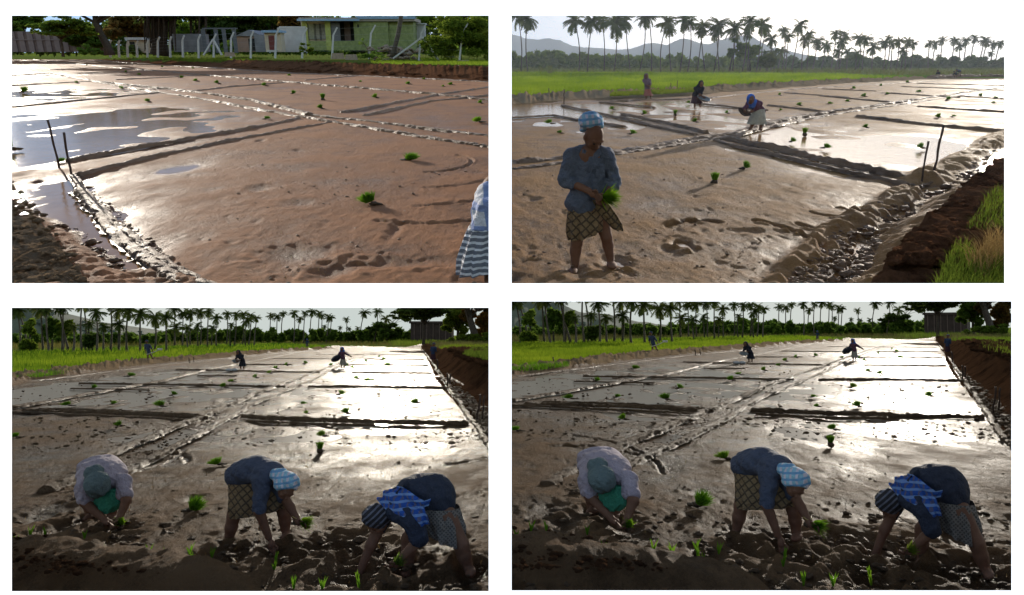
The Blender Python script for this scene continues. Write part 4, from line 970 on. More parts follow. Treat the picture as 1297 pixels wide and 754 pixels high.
# palms in the photograph: base, crown, crown radius (pixels)
front = [((660, 91), (655.5, 20), 14), ((668.5, 91), (668, 23), 14), ((733, 91), (727.6, 27), 13), ((744, 91), (750, 27), 13), ((765, 91), (763, 28), 11), ((777.6, 91), (779.6, 30), 15), ((798, 91), (792, 27), 10), ((810, 91), (817, 22), 11), ((825, 91), (822, 21), 11), ((837, 91), (845, 29), 13), ((850, 90), (848, 38), 9), ((861, 91), (867, 26), 11), ((870.7, 91), (874, 28), 10), ((883, 91), (890.5, 33), 11), ((893, 91), (888, 40), 9), ((904, 91), (909.5, 32), 11), ((910.7, 91), (907, 41), 9), ((928, 91), (930, 36), 12), ((940, 91), (946, 41), 9), ((947, 91), (950, 28), 11), ((958, 91), (965.5, 31), 11), ((962.6, 91), (970, 38), 9)]
mid = [((976.7, 89), (977.6, 50), 8), ((990.5, 88), (993, 39), 8), ((995, 88), (999, 46), 8), ((1002.6, 88), (1013, 33), 10), ((1015.5, 88), (1020, 50), 9), ((1022, 88), (1025, 43), 8), ((1029, 88), (1035, 53), 8), ((1040, 88), (1046.5, 58), 9), ((1052, 88), (1058.6, 43), 7), ((1060, 88), (1067, 53), 7), ((1063, 88), (1070, 44.5), 8), ((1058, 88), (1066, 53), 7), ((1086, 88), (1088, 48), 8), ((1092, 88), (1097, 50), 8), ((1104, 88), (1106, 60), 8), ((1072, 88), (1074, 66), 7), ((1084, 88), (1085, 68), 7), ((1062, 88), (1061, 66), 7), ((1118, 88), (1120, 54), 7), ((1122, 88), (1126, 48), 6), ((1128, 88), (1130, 55), 7), ((1135, 88), (1139, 52), 6.5), ((1141, 88), (1144, 64), 8), ((1146, 88), (1150, 53), 6), ((1153, 88), (1157, 56), 6.5), ((970, 89), (969, 68), 6), ((980, 89), (981, 66), 6), ((985, 89), (990, 65), 7)]
back = [((1175, 87), (1177, 55), 5.5), ((1181, 87), (1185, 56), 6), ((1190, 87), (1194, 50.5), 5), ((1205, 87), (1209, 51), 6.5), ((1213, 87), (1215, 58), 5.5), ((1219, 87), (1224, 51), 5.5), ((1229, 87), (1235, 48.5), 6), ((1239, 87), (1247, 51), 6), ((1243, 87), (1250, 54), 5.5), ((1253, 87), (1258, 56.5), 6), ((1260, 87), (1267, 55.5), 5.5), ((1254, 87), (1255, 68), 4), ((1188, 87), (1189, 71), 4)]
YF = w.G(800, 91).y
for i, (b, t, R) in enumerate(front): palm(w, b, t, R, crowns, M['bark'], f'tall coconut palm in the near row, {ordw(i)} from left, top right view', 'near row of coconut palms, top right', YF*random.uniform(.94, 1.08))
for i, (b, t, R) in enumerate(sorted(mid, key=lambda q: q[1][0])): palm(w, b, t, R, crowns, M['bark'], f'coconut palm in the middle clump, {ordw(i)} from left, top right view', 'clump of coconut palms, top right', YF*random.uniform(1.15, 1.45))
for i, (b, t, R) in enumerate(sorted(back, key=lambda q: q[1][0])): palm(w, b, t, R, crowns, M['bark'], f'slender distant coconut palm, {ordw(i)} from left, top right view', 'distant coconut palms, top right', YF*random.uniform(1.6, 1.8))
grove(w, YF*1.55, [(634, 68), (690, 67), (760, 70), (840, 71), (960, 74)], 26000, 1.0, M['leaf_mid'], 'far_grove', 'dark green wood behind the near row of palms, top right view', 89)
grove(w, YF*1.6, [(950, 73), (1030, 74), (1100, 73), (1160, 73), (1273, 75), (1400, 75)], 24000, 1.0, M['leaf_dark'], 'far_grove', 'dark low wood under the middle and distant palms, top right view', 88)
def round_tree(w, Y, px, pb, cx, cy, rx, ry, n, ls, lm, label, thin=False, name='broad_tree'):
    b = w.at(px, pb, Y); c = w.at(cx, cy, Y)-b; s = Y/F
    return tree(w, b, name, label, 'tree', [(0, 0, -.2), (c.x*.4, 0, c.z*.5), (c.x, 0, c.z)], .18*Y/150, blob(c.x, 0, c.z, rx*s, rx*s, ry*s, 9 if thin else 16, .3 if thin else .42), n, ls, lm, M['darkbark'])
round_tree(w, YF*1.05, 950, 90, 948, 66, 11, 9, 1500, .75, M['leaf_mid'], 'loose green tree among the palm trunks right of the bare tree, top right view')
round_tree(w, YF*1.04, 924, 90, 930, 62, 10, 10, 420, .7, M['leaf_mid'], 'thin nearly bare tree among the palm trunks, top right view', True)
round_tree(w, YF*1.05, 972, 90, 972, 78, 9, 7, 1200, .8, M['leaf_dark'], 'dark round bush below the small palms, top right view', False, 'bush')
def hills(w, Y, prof, base=80):
    mb = MB(); V = []
    xs = np.linspace(prof[0][0], prof[-1][0], 160); ys = np.interp(xs, [p[0] for p in prof], [p[1] for p in prof])
    for i, (x, y) in enumerate(zip(xs, ys)):
        y += 1.3*vnoise(np.array([x*.11]), np.array([3.0]))[0]+.7*vnoise(np.array([x*.4]), np.array([1.0]))[0]
        t = w.at(x, y, Y); f = w.at(x, base, Y*.85); f.z = -5
        for k in range(7):
            q = k/6; p = f.lerp(t, q**1.2); p.y += float(vnoise(np.array([x*.08]), np.array([k*.9]))[0])*Y*.05*(k < 6); V.append(p)
        V.append((t.x, t.y+Y*.3, -5))
    f = []
    for i in range(159):
        for k in range(7): a = i*8+k; f.append((a, a+8, a+9, a+1))
    mb.add(V, f); return tag(put('hills', mb.mesh('hills', M['hills']), w, w.M), kind='structure')
hills(w, 2600, [(560, 40), (600, 38), (648, 43), (665, 48), (680, 50), (695, 48), (708, 51), (722, 57), (740, 60), (760, 61), (780, 63), (797, 63), (812, 57), (830, 54), (845, 57), (860, 60), (985, 66), (1020, 70), (1080, 79)])
hills(w, 2300, [(780, 80), (830, 66), (848, 56), (862, 49), (872, 50), (886, 54), (898, 56), (912, 51), (925, 47), (940, 45), (952, 46), (962, 53), (978, 60), (995, 64), (1030, 72), (1080, 81)])
# stakes and little sticks
stake(w, (1167, 232), (1176, 179), .02, M['wood'], 'shorter brown stake leaning right at the field corner, top right view'); stake(w, (1182, 224), (1195.5, 158), .024, M['wood'], 'taller brown stake leaning right behind the shorter one, top right view')
for px, pb, pt in ((714.5, 129, 113.5), (695.5, 125, 112), (858, 114, 102), (849.5, 116, 105), (1064.5, 104.5, 100), (1022, 106, 102)):
    stake(w, (px, pb), (px, pt), .035, M['wood'], f'thin stick on the rice bund, {ordw([695.5, 714.5, 849.5, 858, 1022, 1064.5].index(px))} from left, top right view', 'sticks on the rice bund, top right')
b = w.G(696.5, 95); mb = MB(); mb.box((0, 0, 1.0), (.95, .5, 1.3)); mb.box((0, 0, .2), (.2, .2, .6))
tag(put('drum', mb.mesh('drum', simple('ochre paint', (.30, .27, .09), None, 3, .7), False), w, place(w, b)), 'small ochre box standing in the rice below the palms', 'box')
bundles(w, [(905, 232, 17, True), (943, 214, 15), (1019, 171, 11, True), (1003, 180), (1045, 188, 14), (1097, 162), (1167, 188, 12), (855, 146, 8, True), (800, 170, 13), (881, 155), (921, 144), (697, 157, 14), (710, 169), (815, 145), (988, 140), (1013, 134), (1050, 132), (1074, 129), (1095, 123), (873, 131), (776, 139), (1189, 149), (1207, 148), (988, 121), (1123, 120), (1080, 113), (1165, 117), (1200, 127), (1242, 122), (1259, 131), (1260, 125), (1150, 105), (1116, 109)], lv, '')
# ---- the standing worker
M['denim'] = cloth('grey blue shirt cloth', (.11, .125, .165), None, rough=.85); M['lungi'] = cloth('ochre cloth with dark lattice', (.25, .165, .085), (.08, .055, .035), 4.2, 4.2, None, .85, .8, True)
M['bluecheck'] = cloth('pale blue checked cloth', (.33, .55, .66), (.62, .55, .60), 5, 5, (.16, .32, .5), .85, .62)
f = Figure(w, (748, 337), 'person standing in front in a grey blue shirt and pale blue head cloth holding seedlings'); J = f.J
sL, eL, wL = J(724, 199), J(715, 228, -.06), J(746, 242, -.24); sR, eR, wR = J(769, 199), J(778, 230, -.06), J(769, 248, -.22)
f.body = [seg(J(749, 194), J(749, 176, -.03), .062, .06), seg(J(746, 200), J(744, 262), .15, .15)]
f.body += chain([sL, eL, wL], [.07, .052, .036])+chain([sR, eR, wR], [.07, .05, .036])+[ell(J(752, 246, -.26), (.05, .03, .042)), ell(J(766, 251, -.24), (.04, .035, .045))]
f.body += chain([J(733, 285), J(731, 306, -.03), J(729, 318, .0), J(728.5, 336)], [.095, .066, .064, .045])+chain([J(762, 280), J(768, 300, -.04), J(770, 310, 0), J(773, 328)], [.095, .064, .062, .044])
f.body += [ell(J(726, 344, -.08), (.055, .13, .04)), ell(J(775, 336, -.06), (.06, .12, .04))]
d1 = J(766, 252, -.3)-J(752, 246, -.26); fingers(f.tube, J(752, 246, -.27), d1, (0, -.3, .9), .10, .45, .013); fingers(f.tube, J(766, 251, -.25), (-.5, -.5, -.4), (0, .2, .9), .09, .6, .013)
Rm, P = f.head(J(752, 173, -.08), 1.2, (.36, -.75, -.8)); f.done(M['skin'], .011, .022); f.eyes(P, 1.16, M['eye'])
sh = [ell(J(749, 196, -.03), (.085, .11, .05)), ell(J(746, 210), (.2, .15, .17)), ell(J(745, 236, -.02), (.2, .155, .22)), ell(J(741, 256), (.215, .165, .16)), seg(J(749, 188, .02), sL, .07, .075), seg(J(749, 188, .02), sR, .07, .075)]+chain([sL, eL, J(724, 233, -.12)], [.08, .072, .064])+chain([sR, eR, J(775, 236, -.1)], [.08, .07, .064])
f.cloth('shirt', surface(sh, .011, .04, .01, [(J(737, 270), (-.12, 0, -1)), (J(760, 262), (.25, 0, -1))], .014, .085), M['denim'])
for e, x in ((-1, 742), (1, 757)):
    mb = MB(); mb.add([J(749+e*2, 195, -.125), J(749+e*9, 189, -.11), J(749+e*14, 190, -.04), J(749+e*13, 196, -.1), J(749+e*7, 200, -.14)], [(0, 1, 2, 3, 4)]); f.mb('collar', mb, M['denim'], None, False)
mb = MB(); mb.add([J(755, 212, -.172), J(766, 212, -.152), J(766, 224, -.158), J(760.5, 227, -.172), J(755, 224, -.178)], [(0, 1, 2, 3, 4)]); f.mb('pocket', mb, M['denim'], None, False)
mb = MB(); mb.tube([J(749, 199, -.145), J(749, 215, -.172), J(748.5, 235, -.188), J(748, 255, -.178)], .008, 5); f.mb('button_band', mb, M['denim'])
f.mb('lungi', loft([(J(744, 250), (.18, 0, 0), (0, .14, 0)), (J(744, 268), (.215, 0, .01), (0, .16, 0)), (J(743, 285), (.21, 0, .05), (0, .18, 0)), (J(742, 297), (.175, 0, .06), (0, .185, 0))], 64, 9, .022, 5), M['lungi'])
f.mb('lungi_flap', strip([J(757, 252, -.19), J(764, 262, -.22), J(772, 274, -.21), J(779, 284, -.19), J(783, 291, -.18)], [(.12, 0, .03), (.15, 0, .02), (.17, 0, 0), (.16, 0, -.02), (.12, 0, -.02)], 11, .022, 2), M['lungi'])
f.cloth('head_cloth', surface([ell(J(749, 155, 0), (.135, .155, .105)), ell(J(747, 151, .03), (.115, .14, .085)), seg(J(738, 158, -.1), J(761, 159, -.1), .03, .03), ell(J(741, 162, .14), (.06, .05, .09))], .011, .03, .0, [(J(749, 163, -.1), (0, -.25, -1))], .008, .06), M['bluecheck'])
g = f.bunch(J(765, 251, -.28), (.5, -.35, .12), .25, M['seedling'], 420, 3); held_bundle(f, g, M['seedling'], M['root'], J(765, 251, -.28), 'green seedling bundle held in the hands of the standing person', (.5, -.35, .12))
# ---- workers farther off
C = lambda n, c, **k: cloth(n, c, **k)
M['maroon'] = C('maroon cloth', (.13, .055, .085)); M['offwhite'] = C('off white cloth', (.42, .38, .30)); M['brightblue'] = C('bright blue cloth', (.05, .14, .48)); M['black'] = C('dark cloth', (.025, .025, .035)); M['darkred'] = C('dark red cloth', (.07, .03, .04)); M['mauve'] = C('dull mauve cloth', (.16, .10, .13)); M['pinkskirt'] = C('salmon cloth', (.36, .13, .10)); M['darkblue'] = C('dark blue cloth', (.04, .06, .12))
M['steel'] = simple('dull metal', (.2, .2, .19), None, 5, .35); M['cane'] = simple('dark cane', (.10, .06, .04), None, 20, .8, .01, 60)
f = far_person(w, (955, 166), (951, 126, -.3), (963, 141, .1), [(949, 166), (963, 164)], [(943, 141, -.3), (945, 145, -.2)], (M['skin'], M['maroon'], M['offwhite'], M['brightblue']), 'person in maroon and off white bending with a bright blue hood, carrying a pan', .15, True, None, True)
f.mb('skirt_drape', loft([(f.J(961, 138), (.19, 0, 0), (0, .2, 0)), (f.J(960, 148), (.26, 0, 0), (0, .24, 0)), (f.J(958, 157), (.29, 0, 0), (0, .25, 0))], 40, 8, .02, 4), M['offwhite'])
def bowl(w, fig, px, py, dy, r, m, name, label, tilt=.3):
    mb = MB(); V = []; n = 22
    for k, (rr, z) in enumerate(((.02, -.3), (.6, -.28), (.9, -.05), (1.0, .05), (.94, .05), (.84, -.05), (.55, -.22), (.02, -.24))):
        for i in range(n): a = 2*math.pi*i/n; V.append((rr*math.cos(a)*r, rr*math.sin(a)*r, z*r))
    f = [(k*n+i, k*n+(i+1) % n, (k+1)*n+(i+1) % n, (k+1)*n+i) for k in range(7) for i in range(n)]
    mb.add(V, f); p = fig.b+fig.J(px, py, dy)
    o = put(name, mb.mesh(name, m), w, place(w, p) @ Matrix.Rotation(tilt, 4, 'X') @ Matrix.Rotation(tilt*.6, 4, 'Y')); return tag(o, label, 'pan')
bowl(w, f, 943, 142, -.3, .24, M['cane'], 'carrying_pan', 'dark round pan held by the person with the bright blue hood', .5)
f = far_person(w, (884, 137), (888, 106.5, -.2), (881, 121, .1), [(880, 137), (887, 135)], [(891, 123, -.3), (884, 124, -.35)], (M['skin'], M['black'], M['darkred'], M['black']), 'dark clad person stooping at the water with a shallow metal bowl, top right view', .15, True, None, True)
bowl(w, f, 891.5, 124.5, -.45, .36, M['steel'], 'metal_bowl', 'shallow grey metal bowl held by the dark clad stooping person', .35)
far_person(w, (821, 126), (818.6, 96.5), (820, 112), [(818.5, 126.5), (824.5, 125)], [(822.5, 110, -.25), (823.5, 110, -.3)], (M['skin'], M['mauve'], M['pinkskirt'], M['mauve']), 'person in a mauve top and salmon skirt standing beside the rice bund', .15, True, None, True)
Yd = 130
for b, hd, hp, ft, hn, ms, lab in (((1188.5, 98.5), (1188, 90.3), (1189, 94), [(1188, 98.5), (1190, 98.5)], [(1186, 95), (1191, 95)], 'black', 'tiny dark person stooping on the far bank, left of the distant pair'), ((1210, 98.6), (1208.8, 91.6), (1211, 94), [(1209, 98.5), (1211.5, 98.5)], [(1207.5, 96), (1209, 96.4)], 'black', 'tiny dark person crouching on the far bank beside the one in blue'), ((1215, 98), (1212, 89), (1216, 90), [(1214, 98), (1216.5, 98)], [(1212, 94.5), (1213, 95)], 'darkblue', 'tiny person in blue bent double at the right of the distant pair')):
    far_person(w, b, hd, hp, ft, hn, (M['skin'], M[ms], M['black'], M[ms]), lab, .16, False)
ridge(w, [(1176, 99.4), (1216, 97.8), (1240, 97.4), (1300, 98), (1400, 98)], .9, .55)
# ------------------------------------------------------------------ BOTTOM ROW: three planters at work, seen at two moments
def lower_land(w, mp, x0, x1, ybot):
    q = lambda pts: [mp(p) for p in pts]
    rice_b = [(-260, 545), (15, 485), (80, 477), (123, 470), (188, 462), (220, 459), (273, 454), (319, 449), (370, 444.6), (420, 441.6)]
    rice_t = [(-260, 532), (15, 477.5), (80, 470.5), (123, 463.5), (188, 456.5), (220, 454.5), (273, 450.5), (319, 446.5), (370, 443), (420, 441)]
    bank = [(533, 441.5), (543, 457), (551, 476), (566, 498), (592, 528), (656, 600), (1080, 850), (1100, 436), (600, 436)]
    path = [(536, 441.5), (548, 456), (562, 474), (580, 498), (600, 523), (640, 575), (720, 680), (1100, 900), (1100, 700), (700, 560), (619, 508), (585, 487), (566, 473), (550, 455)]
    dents = []
    for px, py, rx, ry, dp in ((306, 700, .14, .3, .09), (255, 706, .16, .28, .08), (365, 705, .2, .35, .1), (408, 693, .25, .3, .1), (425, 690, .2, .4, .11), (345, 697, .12, .2, .1), (291, 692, .12, .2, .1), (60, 645, .2, .3, .07), (50, 655, .2, .3, .06), (75, 668, .16, .3, .08), (112, 654, .12, .2, .1), (150, 668, .2, .25, .08), (160, 680, .2, .25, .07), (455, 690, .3, .4, .08), (440, 728, .2, .3, .1), (455, 738, .14, .2, .12), (500, 718, .2, .3, .11), (518, 724, .13, .22, .12), (594, 724, .14, .25, .13), (610, 715, .2, .2, .09), (560, 690, .2, .3, .08), (245, 630, .18, .15, .04), (200, 600, .3, .2, .03), (570, 735, .3, .3, .09), (480, 700, .18, .3, .09)):
        p = w.G(*mp((px, py))); dents.append((p.x, p.y, rx, ry, dp))
    rs = random.Random(5)
    for k in range(330):
        yy = 749-(749-560)*rs.random()**1.5; p = w.G(*mp((rs.uniform(-60, 660), yy))); s = 1+.5*(yy > 650)
        dents.append((p.x, p.y, rs.uniform(.04, .13), rs.uniform(.06, .26), rs.uniform(.006, .02)*s))
    for (cx, cy, r0, a0, a1) in ((560, 560, 1.6, -1.4, 1.0), (555, 575, 2.3, -1.4, .7), (110, 600, 1.4, .5, 2.0), (60, 590, 2.0, -.3, 1.2)):
        p = w.G(*mp((cx, cy)))
        for k in range(44):
            a = a0+(a1-a0)*k/43; dents.append((p.x+r0*math.cos(a), p.y+r0*1.8*math.sin(a), .05, .12, .02+.015*rs.random()))
    pud = [(a, b, c, d) for (a, b), c, d in ((mp((60, 497)), 4, .06), (mp((120, 490)), 4, .06), (mp((30, 505)), 4, .06), (mp((170, 482)), 4, .06), (mp((210, 475)), 4, .05), (mp((260, 470)), 5, .05), (mp((200, 545)), 2.2, .05), (mp((170, 560)), 1.6, .05), (mp((205, 577)), .6, .06), (mp((450, 550)), 1.8, .045), (mp((360, 548)), 1.6, .045), (mp((540, 548)), 1.6, .05), (mp((280, 505)), 3, .05), (mp((330, 488)), 3, .05), (mp((470, 510)), 3, .05), (mp((420, 505)), 3, .05), (mp((540, 520)), 2, .05), (mp((560, 480)), 4, .05), (mp((450, 480)), 5, .05), (mp((460, 460)), 7, .05), (mp((180, 507)), 3, .05), (mp((385, 565)), 1.2, .035), (mp((560, 560)), .9, .05), (mp((510, 465)), 6, .05))]
    def rough(px, py):
        t = np.clip((py-540)/130, 0, 1)
        return .3+.6*t+inpoly(px, py, q(bank))*2.5+inpoly(px, py, q(path))*.6
    ground(w, x0, x1, ybot, [M['mud_lo'], M['ricefloor'], M['drysoil'], M['turf'], M['soil_shaded']],
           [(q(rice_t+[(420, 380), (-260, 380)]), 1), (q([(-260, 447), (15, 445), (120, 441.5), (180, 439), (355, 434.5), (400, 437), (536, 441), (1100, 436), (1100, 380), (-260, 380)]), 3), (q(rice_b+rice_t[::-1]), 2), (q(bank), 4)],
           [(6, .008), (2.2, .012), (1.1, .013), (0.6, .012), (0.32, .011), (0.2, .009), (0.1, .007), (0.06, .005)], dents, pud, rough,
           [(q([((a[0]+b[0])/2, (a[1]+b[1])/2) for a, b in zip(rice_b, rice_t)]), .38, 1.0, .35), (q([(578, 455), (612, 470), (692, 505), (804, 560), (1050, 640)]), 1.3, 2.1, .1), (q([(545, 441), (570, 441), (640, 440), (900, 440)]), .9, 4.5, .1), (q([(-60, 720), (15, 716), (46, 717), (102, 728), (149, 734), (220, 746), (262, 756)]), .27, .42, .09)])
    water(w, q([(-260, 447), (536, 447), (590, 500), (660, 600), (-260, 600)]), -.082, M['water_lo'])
    R = lambda pts, wd, ht, lump=.6: ridge(w, q(pts), wd*.8, ht*.68, lump)
    R([(-120, 540), (15, 516), (101, 501), (203, 483), (263, 468), (329, 456), (385, 445)], .28, .12)
    R([(60, 622), (147, 572), (253, 529), (329, 496), (395, 473), (436, 458), (471, 447)], .26, .14); R([(95, 633), (162, 595), (263, 544), (324, 509), (395, 481), (431, 463), (475, 447)], .22, .09)
    R([(28, 521), (90, 522), (152, 523.5), (263, 529)], .16, .17); R([(51, 517.5), (150, 520), (253, 526)], .13, .08); R([(-60, 520), (28, 522), (120, 526), (240, 532)], .12, .06)
    R([(306, 528), (350, 530.5), (405, 533), (481, 535), (593, 537.5)], .18, .20); R([(312, 533), (400, 537), (475, 538)], .12, .08)
    R([(101, 486), (218, 487.5), (360, 490)], .2, .13); R([(390, 490), (470, 490), (570, 491.5)], .2, .15); R([(223, 468), (310, 470), (405, 472)], .2, .13); R([(446, 472), (547, 473)], .2, .13); R([(304, 462), (370, 462)], .22, .13); R([(440, 462), (542, 463)], .22, .13)
    R([(344, 454.6), (420, 455)], .25, .12); R([(460, 455), (537, 455.6)], .25, .12); R([(400, 449), (536, 450)], .3, .12); R([(250, 476), (300, 476)], .2, .08); R([(90, 492), (190, 494)], .2, .07); R([(-100, 488), (15, 486), (120, 473), (220, 461), (319, 451), (400, 444)], .3, .07)
    R([(567, 476), (585, 488), (618, 506), (680, 540)], .22, .16); R([(535, 443), (550, 462), (565, 485), (596, 530), (640, 590)], .2, .12)
    clods(w, 'mud_clods', M['ridge_lo'], spots_in(w, q([(-30, 650), (640, 640), (640, 770), (-30, 770)]), 1500, .005, .05, .0, 5)+spots_in(w, q([(-30, 570), (640, 560), (640, 650), (-30, 650)]), 500, .004, .025, .0, 5)+spots_in(w, q([(-30, 470), (600, 470), (640, 560), (-30, 570)]), 1300, .012, .05, .0, 3)+spots_in(w, q([(60, 622), (147, 570), (253, 527), (270, 540), (165, 597), (95, 635)]), 260, .008, .03, .03, 3)+spots_in(w, q([(550, 470), (566, 478), (640, 540), (640, 590), (600, 530)]), 420, .02, .09, .06))
    clods(w, 'soil_clods', M['soil_shaded'], spots_in(w, q([(565, 458), (619, 455), (700, 500), (700, 550), (619, 503), (578, 482)]), 900, .03, .14, 1.25, 3)+spots_in(w, q([(-20, 700), (46, 703), (149, 722), (240, 745), (200, 760), (-20, 760)]), 260, .008, .035, .24))
    g = lambda nm, m, poly, n, h0, h1, z, wd, ln=.35: grass(w, nm, M[m], q(poly), n, h0, h1, (lambda x, y: 0*x+z), wd, ln)
    g('straw_bits', 'straw', [(-30, 520), (640, 520), (640, 770), (-30, 770)], 500, .012, .03, .012, .004, 3.5)
    g('rice_crop', 'rice', [(p[0], p[1]-.5) for p in rice_t]+[(400, 437.5), (355, 435), (180, 439.5), (120, 442), (15, 445.5), (-260, 448)], 30000, .3, .48, .02, .03)
    g('bund_weeds', 'seedling', [(-60, 496), (15, 484), (50, 481), (84, 476), (84, 472), (40, 475), (15, 478), (-60, 488)], 2600, .12, .3, .15, .03, .9)
    g('far_grass', 'drygrass', [(-260, 446), (15, 444), (180, 438.5), (355, 434), (400, 436.5), (536, 440), (536, 429), (-260, 428.5)], 12000, .4, 1.1, 0, .06)
    g('bank_grass', 'grass', [(500, 440), (536, 441), (560, 440), (619, 437), (700, 436), (700, 428), (480, 427)], 6500, .5, 1.2, .3, .08); g('bank_grass', 'leaf_light', [(556, 452), (580, 449), (640, 446), (640, 454), (600, 457), (570, 458)], 2600, .2, .5, 1.0, .05, .9)
    g('bank_grass', 'grass', [(586, 476), (640, 505), (720, 540), (900, 590), (900, 520), (640, 466), (600, 458)], 2600, .12, .4, 1.22, .03, .8)
    g('bank_grass', 'drygrass', [(540, 442), (700, 440), (700, 450), (556, 452)], 2600, .3, .7, 1.0, .05)
lower_land(LL, lambda p: p, -230, 633, 790)
lower_land(LR, m2, 634, 1500, 790)
w = LL
L0 = set(bpy.data.objects.keys())
v = ', bottom left view'
YP = w.G(100, 445).y
fr = [((25, 448), (21, 391), 13), ((35, 446), (23, 393), 10), ((54.5, 446), (52, 390), 12), ((62, 446), (58, 391), 11), ((79, 445), (80, 389), 11), ((87, 444), (75, 389), 10), ((103.6, 444), (104, 382), 12), ((108, 444), (105, 384), 11), ((122.5, 443), (122, 396), 12), ((140, 441), (140, 386), 10), ((150, 440), (150, 393), 12), ((161, 440), (163, 393), 11), ((177.6, 440), (177.6, 398), 14), ((196, 439), (196, 402), 12), ((211, 438), (210, 402), 12), ((131, 440), (131, 414), 8), ((113, 440), (113, 411), 7), ((93, 440), (93, 414), 7), ((151, 440), (151, 411), 8)]
md = [((221, 436), (221, 392), 8), ((231, 436), (232, 397), 10), ((241, 436), (241, 397), 9), ((254, 435), (254, 395), 9), ((263, 435), (264, 395), 9), ((274, 435), (274, 403), 9), ((222, 436), (223, 415), 9), ((238, 436), (237, 416), 8), ((251, 435), (250, 413), 8), ((268, 435), (269, 416), 7), ((287, 434), (288, 398), 7), ((297, 434), (299, 399), 7.5), ((307, 433), (308, 398), 6.5), ((311, 433), (313, 406), 8), ((315, 433), (318, 400), 6.5), ((322, 433), (325, 403), 6.5), ((292, 434), (293, 412), 6)]
bk = [((342, 432), (343, 400), 5.5), ((350, 432), (351, 401), 6), ((358, 432), (359, 397), 5.5), ((372, 431), (373, 397), 6), ((379, 431), (380, 404), 5.5), ((385, 431), (386.5, 397), 5.5), ((393, 431), (395, 395), 6), ((401, 431), (404, 397), 6.5), ((413, 431), (416, 402), 6), ((406, 431), (408, 400), 5), ((417, 431), (420, 402), 5), ((437, 430.5), (439, 404.5), 5), ((458, 430), (462, 396), 7), ((473, 430), (478, 395), 7), ((484, 430), (489, 404), 8), ((411, 431), (411, 414), 3.5), ((430, 430), (431, 415), 3.5), ((441, 430), (442, 416), 3.5), ((452, 430), (453, 416), 4), ((475, 430), (476, 411), 5)]
for nm, lst, yy, txt in (('near', fr, (.95, 1.1), 'tall dark coconut palm behind the rice'), ('middle', md, (1.3, 1.6), 'dark coconut palm in the middle clump'), ('far', bk, (1.9, 2.4), 'small distant coconut palm')):
    for i, (b, t, R) in enumerate(sorted(lst, key=lambda q: q[1][0])): palm(w, b, t, R, crowns, M['bark'], f'{txt}, {ordw(i)} from left{v}', f'{nm} coconut palms{v}', YP*random.uniform(*yy))
for px, py, cx, cy, rx, ry, n, lm, lab, thin in ((38, 444, 37, 412, 10, 14, 420, 'leaf_mid', 'thin nearly bare tree between the left palms', True), (66, 443, 66, 414, 9, 11, 1500, 'leaf_mid', 'round leafy tree right of the bare tree', False), (80, 442, 84, 416, 8, 9, 1100, 'leaf_mid', 'leaning leafy tree behind the left palms', False), (117, 442, 118, 431, 9, 8, 1200, 'leaf_dark', 'dark bushy young palm clump at the rice edge', False), (37, 444, 36, 436, 8, 6, 900, 'leaf_mid', 'low shrub at the foot of the bare tree', False)):
    round_tree(w, YP*1.04, px, py, cx, cy, rx, ry, n, .55, M[lm], lab+v, thin)
def lower_far(w, mp):
    pr = lambda pts: [mp(p) for p in pts]
    pr = lambda pts: [p for p in [mp((max(q[0], 1) if w is LR else q[0], q[1])) for q in pts]]
    grove(w, YP*1.7, pr([(-100, 425), (15, 424), (90, 425), (150, 423), (215, 424)]), 13000, .8, M['leaf_mid'], 'far_grove', f'dark low wood behind the left palms in the {w.view}', mp((0, 434))[1])
    grove(w, YP*2.0, pr([(200, 421), (260, 419), (300, 416), (330, 417), (360, 419), (420, 420), (500, 419), (560, 416)]), 18000, .9, M['leaf_mid'], 'far_grove', f'dark wood under the middle and distant palms in the {w.view}', mp((0, 432))[1])
    hills(w, 2600, pr([(-160, 385), (15, 386), (50, 388), (75, 396), (100, 406), (130, 408), (160, 416), (200, 421), (260, 426)]), mp((0, 427))[1])
lower_far(LL, lambda p: p); lower_far(LR, m2)
# umbrella tree, leaning trunk and building at the right
def ll_tree(Y, px, pyb, trunk, tr, clumps, n, ls, lm, label, name='broad_tree', flat=.6):
    b = w.at(px, pyb, Y); loc = lambda q: w.at(q[0], q[1], Y)-b; s = Y/F; cl = []
    for (cx, cy, rx, ry, k) in clumps:
        c = loc((cx, cy)); cl += blob(c.x, c.y, c.z, rx*s, rx*s*.8, ry*s, k, .38)
    return tree(w, b, name, label+v, 'tree', [loc(q) for q in trunk], tr, cl, n, ls, M[lm], M['darkbark'], None, True, flat)
YT = w.G(536, 441).y
ll_tree(YT, 536.5, 441, [(536.5, 442), (536.5, 425), (536.5, 412), (535, 404)], .3, [(540, 397, 26, 8, 16), (520, 402, 20, 4, 8), (560, 398, 18, 7, 8), (505, 401, 12, 3, 4), (545, 388, 30, 9, 14), (528, 394, 26, 7, 10)], 11000, .45, 'leaf_dark', 'flat topped umbrella tree with thin trunk at the far right field corner', 'umbrella_tree', 1.4)
ll_tree(YT*.95, 602, 436, [(603, 438), (600, 420), (595, 404), (590, 388), (588, 374)], .75, [(590, 372, 30, 8, 10), (620, 380, 10, 10, 6), (592, 384, 26, 7, 8)], 6500, .45, 'leaf_dark', 'thick dark leaning trunk at the right edge')
ll_tree(YT*1.05, 580, 434, [(580, 436), (580, 420), (578, 405)], .35, [(578, 404, 15, 14, 18), (590, 412, 12, 12, 8), (566, 412, 8, 9, 6), (575, 392, 16, 8, 10)], 9000, .42, 'leaf_mid', 'leafy green tree left of the leaning trunk')
